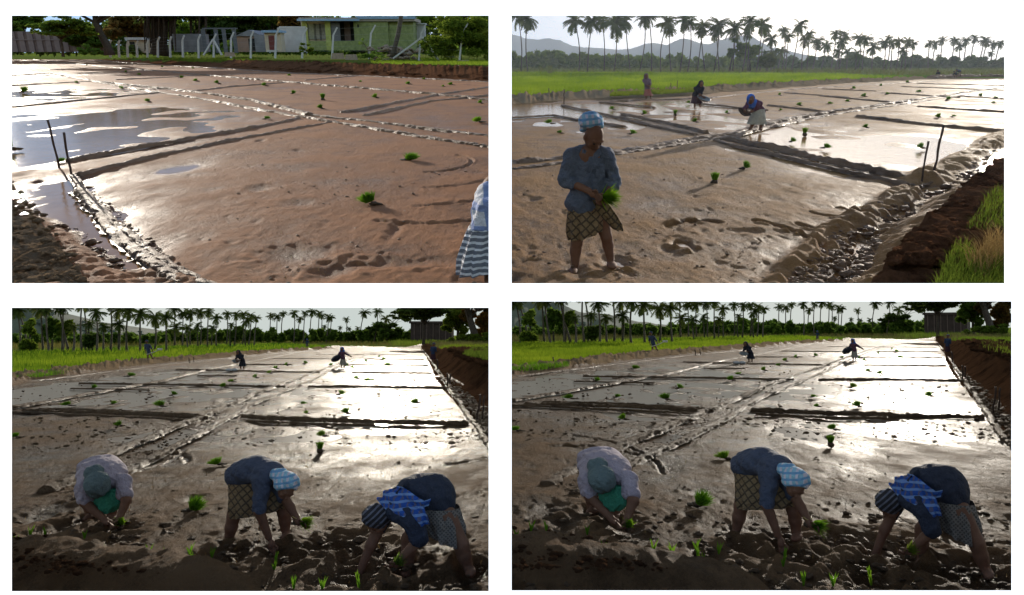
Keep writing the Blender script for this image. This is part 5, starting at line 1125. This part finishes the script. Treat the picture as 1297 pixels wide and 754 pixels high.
ll_tree(YT*.98, 615, 436, [(615, 438), (615, 420), (616, 400)], .35, [(618, 400, 15, 16, 20), (612, 420, 16, 9, 10), (600, 398, 14, 10, 8)], 9000, .42, 'leaf_rust', 'brownish leafy tree at the right edge behind the leaning trunk')
ll_tree(YT*.93, 596, 438, [(596, 440), (596, 432)], .1, [(592, 430, 16, 7, 12), (612, 430, 14, 8, 10), (573, 433, 9, 5, 6)], 3200, .3, 'leaf_mid', 'low green bushes under the leaning trunk', 'bush')
ll_tree(YT*1.6, 490, 430, [(490, 431), (489, 418)], .25, [(487, 416, 14, 8, 12), (475, 418, 9, 6, 6), (512, 400, 14, 7, 6)], 2600, .6, 'leaf_dark', 'dark round tree left of the umbrella tree')
Y = YT*1.5; h = empty('brick_building', w, (0, Y, 0)); tag(h, 'low dark building behind the umbrella tree'+v, 'building')
bx(h, 'wall', M['darkbrick'], Y, 520, 572, 410, 432, 8); bx(h, 'roof', M['darkbrick'], Y, 518, 574, 407, 409.8, 9, -.5)
for x in range(524, 570, 8): bx(h, 'pillar', M['brick'], Y, x, x+1, 410, 432, .3, -.31)
# stakes
def st(b, t, r, lab): stake(w, b, t, r, M['wood'], lab+v)
st((604, 536), (608, 500), .03, 'taller dark stake at the right edge, left of the near pair'); st((610, 534), (614, 501), .028, 'dark stake at the right edge, right of the near pair')
st((567, 490), (567, 473), .04, 'dark stake by the path, left one of the middle pair'); st((570, 489), (570.5, 474), .04, 'dark stake by the path, right one of the middle pair'); st((554.5, 469), (554, 456), .05, 'dark stake by the path beside the person in red')
for i, (x, a, b_) in enumerate(((55, 477, 468), (66.5, 475.5, 462), (171, 462, 458), (240, 460, 453), (246, 459, 452))): stake(w, (x, a), (x-.8, b_), .035, M['wood'], f'thin stick on the rice bund, {ordw(i)} from left{v}', 'sticks on the rice bund'+v)
bundles(w, [(143, 512, 9), (152, 540, 13), (21, 554, 12), (204, 515, 14), (219, 501, 10), (87, 514, 12), (118, 492, 10), (294, 484, 8), (284, 491, 10), (324, 479, 8), (342, 473), (382.5, 512, 9), (389, 524, 9), (439, 524, 12), (431, 500, 10), (527, 511, 12), (472, 482), (467, 483), (405, 572, 15, True), (409, 553, 12), (276, 589, 20), (244, 648, 30), (164, 477, 12), (350, 467), (363, 463), (386, 461), (420, 463), (440, 464), (447, 466), (490, 462), (493, 463), (485, 456), (452, 480), (464, 458), (480, 452)], lv, '')
# white basin beside the dark worker
# ---- near worker on the left: bent toward us, back up
M['lilac'] = cloth('faded lilac cloth', (.40, .33, .37)); M['greycloth'] = cloth('grey green head cloth', (.13, .17, .17)); M['greenwrap'] = cloth('green cloth', (.045, .22, .13), None)
M['slate'] = cloth('slate blue shirt cloth', (.075, .085, .125)); M['navy'] = cloth('dark navy shirt cloth', (.035, .04, .062)); M['floral'] = cloth('brown speckled cloth', (.10, .085, .075), (.17, .15, .13), 11, 11, None, .85, .6, True)
M['plaid'] = cloth('blue checked scarf', (.03, .09, .36), (.10, .10, .18), 4.5, 4.5, (.16, .26, .5), .85, .68, False, .5); M['stripehead'] = cloth('dark striped head cloth', (.035, .03, .032), (.13, .13, .16), 0, 6.5, None, .85, .62, True)
f = Figure(w, (125, 656), 'bent person in a faded lilac top and grey head cloth'+v); J = f.J
aL = [J(107, 618, -.28), J(108, 637, -.36), J(133, 659, -.42)]; aR = [J(157, 612, -.22), J(160, 634, -.34), J(152, 655, -.42)]
f.body = [ell(J(127, 596, .22), (.25, .22, .18)), ell(J(130, 605, -.1), (.23, .18, .14)), seg(J(128, 608, -.2), J(123, 613, -.42), .08, .07)]
f.body += chain(aL, [.085, .062, .042])+chain(aR, [.085, .062, .042])+[ell(J(137, 662, -.44), (.055, .045, .045)), ell(J(151, 659, -.44), (.045, .045, .055))]
f.body += chain([J(115, 612, .3), J(112, 636, .02), J(114, 654, .1)], [.12, .085, .055])+chain([J(141, 612, .3), J(143, 636, .02), J(141, 656, .1)], [.12, .085, .055])+[ell(J(114, 656, .0), (.06, .14, .05)), ell(J(141, 658, .0), (.06, .14, .05))]
fingers(f.tube, J(139, 663, -.46), J(146, 668, -.48)-J(137, 662, -.44), (0, -.8, .5), .09, .6, .014); fingers(f.tube, J(151, 661, -.46), J(147, 668, -.48)-J(151, 657, -.44), (0, -.8, .5), .09, .6, .014)
Rm, P = f.head(J(124, 616, -.46), 1.2, (.05, -.35, -1), (0, -.9, .4)); f.done(M['skin'], .013, .03)
f.cloth('shirt', surface([ell(J(127, 594, .22), (.30, .25, .20)), ell(J(130, 600, 0), (.325, .26, .215)), ell(J(130, 608, -.16), (.29, .2, .19)), seg(aL[0], aL[0].lerp(aL[1], .75), .115, .105), seg(aR[0], aR[0].lerp(aR[1], .62), .11, .1)], .013, .06, .0, [], .016, .10), M['lilac'])
f.cloth('head_cloth', surface([ell(J(123.5, 614, -.45), (.155, .17, .17)), ell(J(119, 599, -.36), (.115, .12, .105)), seg(J(113, 606, -.42), J(131, 605, -.42), .05, .05)], .012, .05, 0, [], .011, .06), M['greycloth'])
f.mb('apron', loft([(J(137, 619, -.3), (.15, 0, 0), (0, .05, 0)), (J(137, 630, -.32), (.17, 0, 0), (0, .07, 0)), (J(137, 642, -.32), (.155, 0, .01), (0, .085, 0)), (J(135, 650, -.30), (.11, 0, .02), (0, .08, 0))], 48, 7, .016, 4), M['greenwrap'])
f.mb('sari_skirt', loft([(J(128, 603, .3), (.27, 0, 0), (0, .2, 0)), (J(127, 618, .18), (.24, 0, 0), (0, .2, 0)), (J(127, 632, .1), (.2, 0, 0), (0, .18, 0))], 40, 8, .02, 6), M['greenwrap'])
g = f.bunch(J(152, 663, -.46), (.25, -.4, .5), .15, M['seedling'], 260, 5); held_bundle(f, g, M['seedling'], M['root'], J(152, 663, -.46), 'green seedling bundle in the hand of the person in lilac'+v, (.25, -.4, .5))
# ---- middle worker
f = Figure(w, (325, 685), 'stooping person in slate blue shirt, pale blue head cloth, lattice waist cloth'+v); J = f.J
aL = [J(333, 607, -.24), J(328, 647, -.32), J(340, 680, -.26)]; aR = [J(352, 616, .0), J(368, 643, -.1), J(376, 658, -.16)]
f.body = [ell(J(309, 610, .15), (.17, .17, .17)), ell(J(328, 599, .0), (.2, .16, .12)), seg(J(345, 603, -.15), J(361, 613, -.3), .08, .07)]
f.body += chain(aL, [.085, .062, .042])+chain(aR, [.075, .052, .038])+[ell(J(344, 690, -.26), (.042, .04, .06)), ell(J(379, 662, -.17), (.05, .042, .042))]
f.body += chain([J(304, 620, .14), J(296, 654, .04), J(293, 668, .05), J(288.5, 690, .08)], [.12, .078, .074, .045])+chain([J(352, 622, .2), J(360, 650, .1), J(361, 660, .12), J(362, 678, .15)], [.12, .075, .07, .045])+[ell(J(287, 691, .0), (.055, .13, .045)), ell(J(362, 680, .06), (.055, .13, .045))]
fingers(f.tube, J(345, 693, -.27), (.15, -.05, -1), (1, 0, 0), .10, .35, .013); fingers(f.tube, J(381, 662, -.18), (1, -.1, -.15), (0, -.6, .8), .09, .7, .013)
f.head(J(363, 618, -.32), 1.12, (.3, -.55, -.8), (.5, -.3, .6)); f.done(M['skin'], .012, .028)
f.cloth('shirt', surface([ell(J(308, 602, .15), (.215, .22, .19)), ell(J(322, 595, .05), (.26, .22, .165)), ell(J(338, 600, -.08), (.21, .2, .155)), seg(aL[0], aL[0].lerp(aL[1], .95), .115, .082), seg(aR[0], aR[0].lerp(aR[1], .5), .10, .075)], .012, .06, 0, [], .017, .10), M['slate'])
f.cloth('head_cloth', surface([ell(J(363, 611, -.31), (.145, .165, .13)), ell(J(352, 601, -.24), (.11, .11, .07)), seg(J(345, 604, -.2), J(340, 596, -.1), .06, .05)], .011, .04, 0, [(J(364, 620, -.42), (.1, -.35, -1))], .013, .06), M['bluecheck'])
f.mb('lungi', loft([(J(318, 609, .12), (.27, 0, .02), (0, .22, 0)), (J(326, 626, .1), (.34, 0, .03), (0, .23, 0)), (J(328, 640, .08), (.365, 0, .04), (0, .24, 0)), (J(327, 649, .08), (.34, 0, .06), (0, .23, 0))], 64, 10, .022, 8), M['lungi'])
mb = MB(); q = J(375, 655, -.15); mb.v = []; mb.tube([q+Vector((.045*math.cos(a), .045*math.sin(a), .012*math.sin(a*2))) for a in np.linspace(0, 6.28, 15)], .006, 5); f.mb('bangle', mb, simple('brass', (.5, .35, .1), None, 4, .35))
g = f.bunch(J(382, 662, -.18), (1, -.15, .02), .21, M['seedling'], 260, 6); held_bundle(f, g, M['seedling'], M['root'], J(382, 662, -.18), 'green seedling bundle held by the person in slate blue shirt'+v, (1, -.15, .02))
# ---- right worker
f = Figure(w, (548, 720), 'bent person in dark navy shirt with blue checked scarf'+v); J = f.J
aN = [J(524, 655, -.26), J(531, 684, -.32), J(506, 710, -.34)]; aF = [J(489, 652, .02), J(470, 690, -.06), J(455, 727, -.1)]
f.body = [ell(J(552, 634, .1), (.2, .2, .24)), ell(J(528, 630, .02), (.22, .2, .19)), seg(J(505, 643, -.08), J(482, 656, -.12), .085, .075)]
f.body += chain(aN, [.085, .062, .04])+chain(aF, [.08, .056, .038])+[ell(J(502, 714, -.34), (.05, .042, .042)), ell(J(452, 734, -.1), (.04, .04, .058))]
f.body += chain([J(545, 655, .12), J(518, 682, .2), J(517, 700, .2), J(517.5, 724, .2)], [.13, .08, .075, .046])+chain([J(563, 655, .0), J(584, 690, -.05), J(588, 704, -.02), J(595, 724, 0)], [.135, .082, .076, .046])+[ell(J(515, 725, .12), (.06, .13, .045)), ell(J(596, 725, -.08), (.06, .13, .045))]
fingers(f.tube, J(501, 715, -.35), (-.8, -.1, -.5), (0, -.7, .6), .09, .6, .013); fingers(f.tube, J(451, 736, -.11), (-.25, -.1, -1), (.2, -1, 0), .09, .4, .013)
f.head(J(477, 658, -.13), 1.12, (-.55, -.3, -.85), (-.8, -.1, .5)); f.done(M['skin'], .012, .028)
f.cloth('shirt', surface([ell(J(552, 630, .1), (.225, .235, .25)), ell(J(532, 625, .04), (.26, .24, .215)), ell(J(510, 638, -.06), (.20, .2, .17)), seg(aN[0], aN[0].lerp(aN[1], .95), .12, .088), seg(J(503, 650, -.2), aN[0], .12, .12), seg(aF[0], aF[0].lerp(aF[1], .5), .09, .075)], .012, .06, 0, [], .016, .11), M['navy'])
f.cloth('head_cloth', surface([ell(J(476, 655, -.12), (.15, .165, .14)), ell(J(486, 650, -.1), (.11, .13, .11))], .011, .04, 0, [(J(473, 668, -.2), (-.35, -.1, -1))], .011, .055), M['stripehead'])
f.mb('scarf', strip([J(489, 623, -.14), J(497, 629, -.24), J(507, 637, -.31), J(518, 644, -.34), J(528, 647, -.34), J(540, 642, -.28)], [(.20, .03, .12), (.20, .0, .20), (.19, 0, .24), (.17, 0, .24), (.14, 0, .22), (.08, 0, .18)], 16, .024, 3), M['plaid'])
f.mb('scarf_end', strip([J(518, 640, -.32), J(527, 648, -.38), J(533, 657, -.39), J(537, 664, -.38)], [(.16, 0, .10), (.16, 0, .07), (.15, 0, .05), (.12, 0, .03)], 12, .02, 4), M['plaid'])
f.mb('scarf_tuft', strip([J(500, 628, -.2), J(506, 619, -.22), J(512, 615, -.2), J(516, 618, -.18)], [(.08, 0, .08), (.09, 0, .09), (.08, 0, .08), (.05, 0, .05)], 10, .02, 6), M['navy'])
f.mb('waist_cloth', loft([(J(552, 640, .1), (.26, 0, -.02), (0, .24, 0)), (J(559, 659, .08), (.26, 0, -.05), (0, .25, 0)), (J(563, 673, .06), (.22, 0, -.06), (0, .24, 0)), (J(566, 683, .05), (.19, 0, -.07), (0, .23, 0))], 60, 9, .02, 9), M['floral'])
g = f.bunch(J(503, 713, -.36), (.3, -.3, .55), .17, M['leaf_mid'], 150, 8); held_bundle(f, g, M['leaf_mid'], M['root'], J(503, 713, -.36), 'dark green seedlings in the hand of the person in dark navy'+v, (.3, -.3, .55))
# ---- workers farther off
M['bluestripe'] = cloth('dark blue striped cloth', (.02, .03, .06), (.08, .10, .16), 0, 3.2, None, .85, .6)
f = far_person(w, (191, 459), (185.5, 433), (188.5, 446.5), [(188, 459), (196, 458)], [(184.5, 446.5), (194, 446)], (M['skin'], M['bluestripe'], M['bluestripe'], M['darkblue']), 'person in dark blue striped shirt walking with a spade'+v, .15, False)
mb = MB(); mb.tube([f.J(186, 449, -.15), f.J(194.5, 446.4, -.1), f.J(201, 443.4, -.1)], .03, 6); mb.box(f.J(202.5, 442.6, -.1), (.42, .05, .18), 0)
o = put('spade', mb.mesh('spade', M['concrete']), w, place(w, f.b)); tag(o, 'pale spade held by the person walking on the bund'+v, 'spade')
f = far_person(w, (306.5, 467.5), (301.5, 446.5, -.15), (307.5, 457.5, .1), [(305, 467.5), (309, 467)], [(299.5, 457, -.3), (301, 458, -.35)], (M['skin'], M['black'], M['black'], M['black']), 'dark clad person stooping mid field with a pan'+v, .17, True, None, True, .2)
bowl(w, f, 299, 457.5, -.4, .3, M['steel'], 'metal_bowl', 'shallow pan held by the dark clad stooping person'+v, .35)
b = w.G(293.5, 470); mb = MB()
for i in range(2): mb.ball((i*.34-.2, i*.15, .06), (.22, .2, .1), 10, 6, 0, .15)
tag(put('white_sack', mb.mesh('white_sack', M['white']), w, place(w, b)), 'pale plastic sack lying on the mud beside the dark clad person'+v, 'sack')
f = far_person(w, (434, 466), (433, 442.5), (434.5, 454.5), [(432.8, 466), (436, 465.5)], [(428.5, 452.5, -.1), (444, 451.5, .1)], (M['skin'], M['maroon'], M['offwhite'], M['brightblue']), 'person with bright blue hood walking the central bund'+v, .16, True, None, True)
mb = MB(); mb.ball(f.J(426, 454, -.12), (.42, .3, .22), 12, 8, 0, .06, Matrix.Rotation(-.45, 4, 'Y').to_3x3()); tag(put('dark_bag', mb.mesh('dark_bag', M['black']), w, place(w, f.b)), 'dark bag held by the person with bright blue hood'+v, 'bag')
far_person(w, (389, 440.5), (389, 430.5), (389, 435.5), [(388, 440.5), (390, 440.5)], [(387, 435.5), (391.5, 436)], (M['skin'], M['darkblue'], M['mauve'], M['brightblue']), 'tiny person in blue standing on the far bank'+v, .17)
far_person(w, (549, 459), (549.5, 436.5), (548.5, 448), [(547.8, 459), (550.5, 459)], [(545.5, 448), (551, 448.5)], (M['skin'], M['darkblue'], M['darkred'], M['darkblue']), 'person in dark blue top and dull red skirt on the path'+v, .16)
shoots(w, [(21, 690), (38, 680), (57, 682), (24, 705), (107, 684), (128, 707), (157, 716), (185, 718), (188, 706), (211, 710), (212, 722), (240, 704), (248, 726), (242, 712), (349, 714), (347, 724), (453, 738), (455, 747), (372, 748), (408, 749), (268, 708)], M['seedling'], 'young rice shoots newly planted'+v)
# ---- the same motif a moment later, in the lower right land: every thing copied on its own
def project(w, p):
    q = w.M @ Vector(p); return (CX+F*q.x/q.y, CY-F*q.z/q.y)
new = [o for o in bpy.data.objects if o.name not in L0 and o.parent is None and o.get('kind') is None and o.name in LL.col.objects and o.get('label') and o.type in ('MESH', 'EMPTY')]
MI = LL.M.inverted()
for o in new:
    Ml = MI @ o.matrix_basis; p = Ml.translation
    if o.name.startswith('brick_building'): p = Vector((w.at(545, 430, p.y).x, p.y, 0)); off = Matrix.Translation(Vector((-p.x, 0, 0)))
    else: off = Matrix.Identity(4)
    pz = p.z; p0 = Vector((p.x, p.y, 0)); px = project(LL, p0); b = LR.G(*m2(px))
    if p.y > 500: b = LR.at(m2(px)[0], 414, p.y); b.z = 0
    rz = math.atan2(p0.x, p0.y)-math.atan2(b.x, b.y)
    R3 = Ml.to_3x3().to_4x4()
    kx = math.cos(math.atan2(b.x, b.y))/math.cos(math.atan2(p0.x, p0.y))
    Mn = LR.M @ Matrix.Translation(Vector((b.x, b.y, pz))) @ Matrix.Rotation(rz, 4, 'Z') @ Matrix.Diagonal((1.03*kx, 1.03, 1.03, 1)) @ off @ R3
    c = copy_tree(o, LR, Mn)
    c['label'] = o['label'].replace('bottom left view', 'bottom right view')
    if o.get('group'): c['group'] = o['group'].replace('bottom left view', 'bottom right view')
# ------------------------------------------------------------------ earthworks, wall, skies, light, camera
for w, m in ((UL, 'ridge_ul'), (UR, 'ridge_ul'), (LL, 'ridge_lo'), (LR, 'ridge_lo')):
    tag(put('mud_bunds', RIDGES[w.name].mesh('mud_bunds', M[m]), w, w.M), kind='structure')
# white wall with four openings, its edges splayed outward
def wall():
    holes = [(15, 20, 619, 359), (648, 20, 1272, 359), (15, 390, 619, 749), (648, 382, 1281, 748)]
    P = lambda x, y, d=WALL_D: ((x-CX)/F*WALL_D, d, (CY-y)/F*WALL_D)
    m, nt, b = mat('self glowing white front'); b.inputs['Base Color'].default_value = (.9, .9, .9, 1); b.inputs['Roughness'].default_value = .7
    b.inputs['Emission Color'].default_value = (1, 1, 1, 1); b.inputs['Emission Strength'].default_value = .9  # front face glows by itself to read pure white; no lamp lights it
    m2_ = simple('white board back', (.75, .75, .74), None, 2, .8)
    fr = MB(); bk = MB(); T_ = .02; E = 9
    xs = [-900, 15, 619, 648, 1276, 2300]
    # front face: strips that leave the openings free
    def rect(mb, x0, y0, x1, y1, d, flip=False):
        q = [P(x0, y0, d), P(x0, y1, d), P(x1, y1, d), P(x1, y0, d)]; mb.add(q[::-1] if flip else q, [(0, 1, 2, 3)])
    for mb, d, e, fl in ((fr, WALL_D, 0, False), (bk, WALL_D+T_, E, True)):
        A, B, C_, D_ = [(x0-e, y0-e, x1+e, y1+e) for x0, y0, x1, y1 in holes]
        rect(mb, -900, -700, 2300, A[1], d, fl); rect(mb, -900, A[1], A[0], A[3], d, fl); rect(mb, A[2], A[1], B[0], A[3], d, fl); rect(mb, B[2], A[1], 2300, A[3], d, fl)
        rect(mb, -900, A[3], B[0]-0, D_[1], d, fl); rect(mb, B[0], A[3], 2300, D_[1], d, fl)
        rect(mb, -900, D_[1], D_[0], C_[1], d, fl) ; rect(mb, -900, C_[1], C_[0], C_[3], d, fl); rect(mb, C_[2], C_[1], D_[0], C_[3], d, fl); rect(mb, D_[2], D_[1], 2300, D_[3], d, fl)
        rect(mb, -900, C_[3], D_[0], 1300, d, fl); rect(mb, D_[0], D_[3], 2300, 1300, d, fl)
    for x0, y0, x1, y1 in holes:
        a = [P(x0, y0), P(x0, y1), P(x1, y1), P(x1, y0)]; c = [P(x0-E, y0-E, WALL_D+T_), P(x0-E, y1+E, WALL_D+T_), P(x1+E, y1+E, WALL_D+T_), P(x1+E, y0-E, WALL_D+T_)]
        bk.add(a+c, [(i, (i+1) % 4, (i+1) % 4+4, i+4) for i in range(4)])
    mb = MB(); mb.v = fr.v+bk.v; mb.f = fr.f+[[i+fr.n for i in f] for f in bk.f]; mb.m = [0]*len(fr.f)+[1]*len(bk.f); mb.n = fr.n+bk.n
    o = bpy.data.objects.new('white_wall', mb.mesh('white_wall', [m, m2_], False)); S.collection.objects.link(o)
    tag(o, 'self-glowing white wall with four rectangular openings onto the fields', 'wall')
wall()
# sky over the two lower lands: a luminous vault running out above them and down behind the hills
def vault():
    prof = [(6.9, -.01), (8.2, .16), (12, 1.35), (30, 7.2), (100, 29.5), (300, 92), (900, 280), (1800, 420), (2600, 420), (3200, 330), (3600, 180), (3800, 20), (3850, -330)]
    mb = MB(); V = []; n = 13
    for y, z in prof:
        for k in range(n): V.append(((k/(n-1)*2-1)*(1.5*y+6), y, z))
    mb.add(V, [(i*n+k, i*n+k+1, (i+1)*n+k+1, (i+1)*n+k) for i in range(len(prof)-1) for k in range(n-1)])
    m = bpy.data.materials.new('pale hazy sky'); m.use_nodes = True; nt = m.node_tree; nt.nodes.clear()
    e = nt.nodes.new('ShaderNodeEmission'); o_ = nt.nodes.new('ShaderNodeOutputMaterial'); nt.links.new(e.outputs[0], o_.inputs[0])
    co = nt.nodes.new('ShaderNodeTexCoord'); n_ = noise(nt, .0008, 3, .5, co.outputs['Object'])
    r = ramp(nt, n_.outputs[0], [(.35, (.66, .73, .70)), (.7, (.74, .77, .72))]); sp = nt.nodes.new('ShaderNodeSeparateXYZ'); nt.links.new(co.outputs['Object'], sp.inputs[0])
    q = nd(nt, 'ShaderNodeMapRange'); q.inputs[1].default_value = 30; q.inputs[2].default_value = 900; nt.links.new(sp.outputs[1], q.inputs[0])
    mx = nd(nt, 'ShaderNodeMixRGB'); nt.links.new(q.outputs[0], mx.inputs[0]); mx.inputs[1].default_value = (.27, .33, .40, 1); nt.links.new(r.outputs[0], mx.inputs[2])
    nt.links.new(mx.outputs[0], e.inputs[0]); e.inputs[1].default_value = SKY_LOW
    o = bpy.data.objects.new('sky', mb.mesh('sky', m)); S.collection.objects.link(o); tag(o, kind='structure')
SKY_LOW = 0.72
vault()
# thin haze in the air over the upper right land
def haze(w, dens, y0, y1, xw, zt, zb):
    mb = MB(); V = []
    for y, x, t in ((y0, xw[0], zt[0]), (y1, xw[1], zt[1])):
        xl = (633.3-CX)/F*y*1.02-.02
        V += [(xl, y, zb), (x, y, zb), (x, y, t), (xl, y, t)]
    mb.add(V, [(0, 1, 2, 3), (7, 6, 5, 4), (0, 4, 5, 1), (1, 5, 6, 2), (2, 6, 7, 3), (3, 7, 4, 0)])
    m = bpy.data.materials.new('haze'); m.use_nodes = True; nt = m.node_tree; nt.nodes.clear()
    p = nt.nodes.new('ShaderNodeVolumePrincipled'); o_ = nt.nodes.new('ShaderNodeOutputMaterial'); nt.links.new(p.outputs[0], o_.inputs['Volume'])
    p.inputs['Color'].default_value = (.86, .91, .96, 1); p.inputs['Density'].default_value = dens; p.inputs['Anisotropy'].default_value = .2
    o = tag(put('haze', mb.mesh('haze', m, False), w, w.M), kind='stuff')
haze(UR, .0004, 7.6, 3600, (12, 3600), (16, 500), -.12)
# daylight
W = bpy.data.worlds.new('World'); S.world = W; W.use_nodes = True; nt = W.node_tree
sk = nt.nodes.new('ShaderNodeTexSky'); sk.sky_type = 'NISHITA'; sk.sun_disc = False
sk.sun_elevation = math.radians(24); sk.sun_rotation = math.radians(25); sk.air_density = 1.0; sk.dust_density = 0.9; sk.ozone_density = 1.0
nt.links.new(sk.outputs[0], nt.nodes['Background'].inputs[0]); nt.nodes['Background'].inputs[1].default_value = 0.18
def sun(w, sx, sy, power, col):
    d = Vector(((sx-CX)/F, 1, (CY-sy)/F)).normalized()
    L = bpy.data.lights.new('sun', 'SUN'); L.energy = power; L.angle = math.radians(.53); L.color = col
    o = bpy.data.objects.new('sun_over_'+w.name, L); S.collection.objects.link(o)
    o.rotation_euler = (-d).to_track_quat('-Z', 'Y').to_euler(); o.location = d*60
    o.light_linking.receiver_collection = w.col; o.light_linking.blocker_collection = w.col     # each land has its own time of day
sun(UL, -94, -172, 5.0, (1, .90, .76)); sun(UR, 1330, -106, 4.9, (1, .90, .76))
sun(LL, 500, 215, 3.1, (1, .90, .75)); sun(LR, 1150, 202, 3.1, (1, .91, .78))
cam = bpy.data.cameras.new('camera'); co_ = bpy.data.objects.new('camera', cam); S.collection.objects.link(co_)
co_.rotation_euler = (math.pi/2, 0, 0); cam.sensor_fit = 'HORIZONTAL'; cam.sensor_width = 36; cam.lens = 36*F/1297
cam.clip_start = .1; cam.clip_end = 20000; S.camera = co_
S.view_settings.view_transform = 'Standard'; S.view_settings.look = 'None'; S.view_settings.exposure = 0.3; S.view_settings.gamma = 1.0
S.render.engine = 'CYCLES'; S.cycles.max_bounces = 6; S.cycles.sample_clamp_indirect = 4.0; S.cycles.caustics_reflective = False
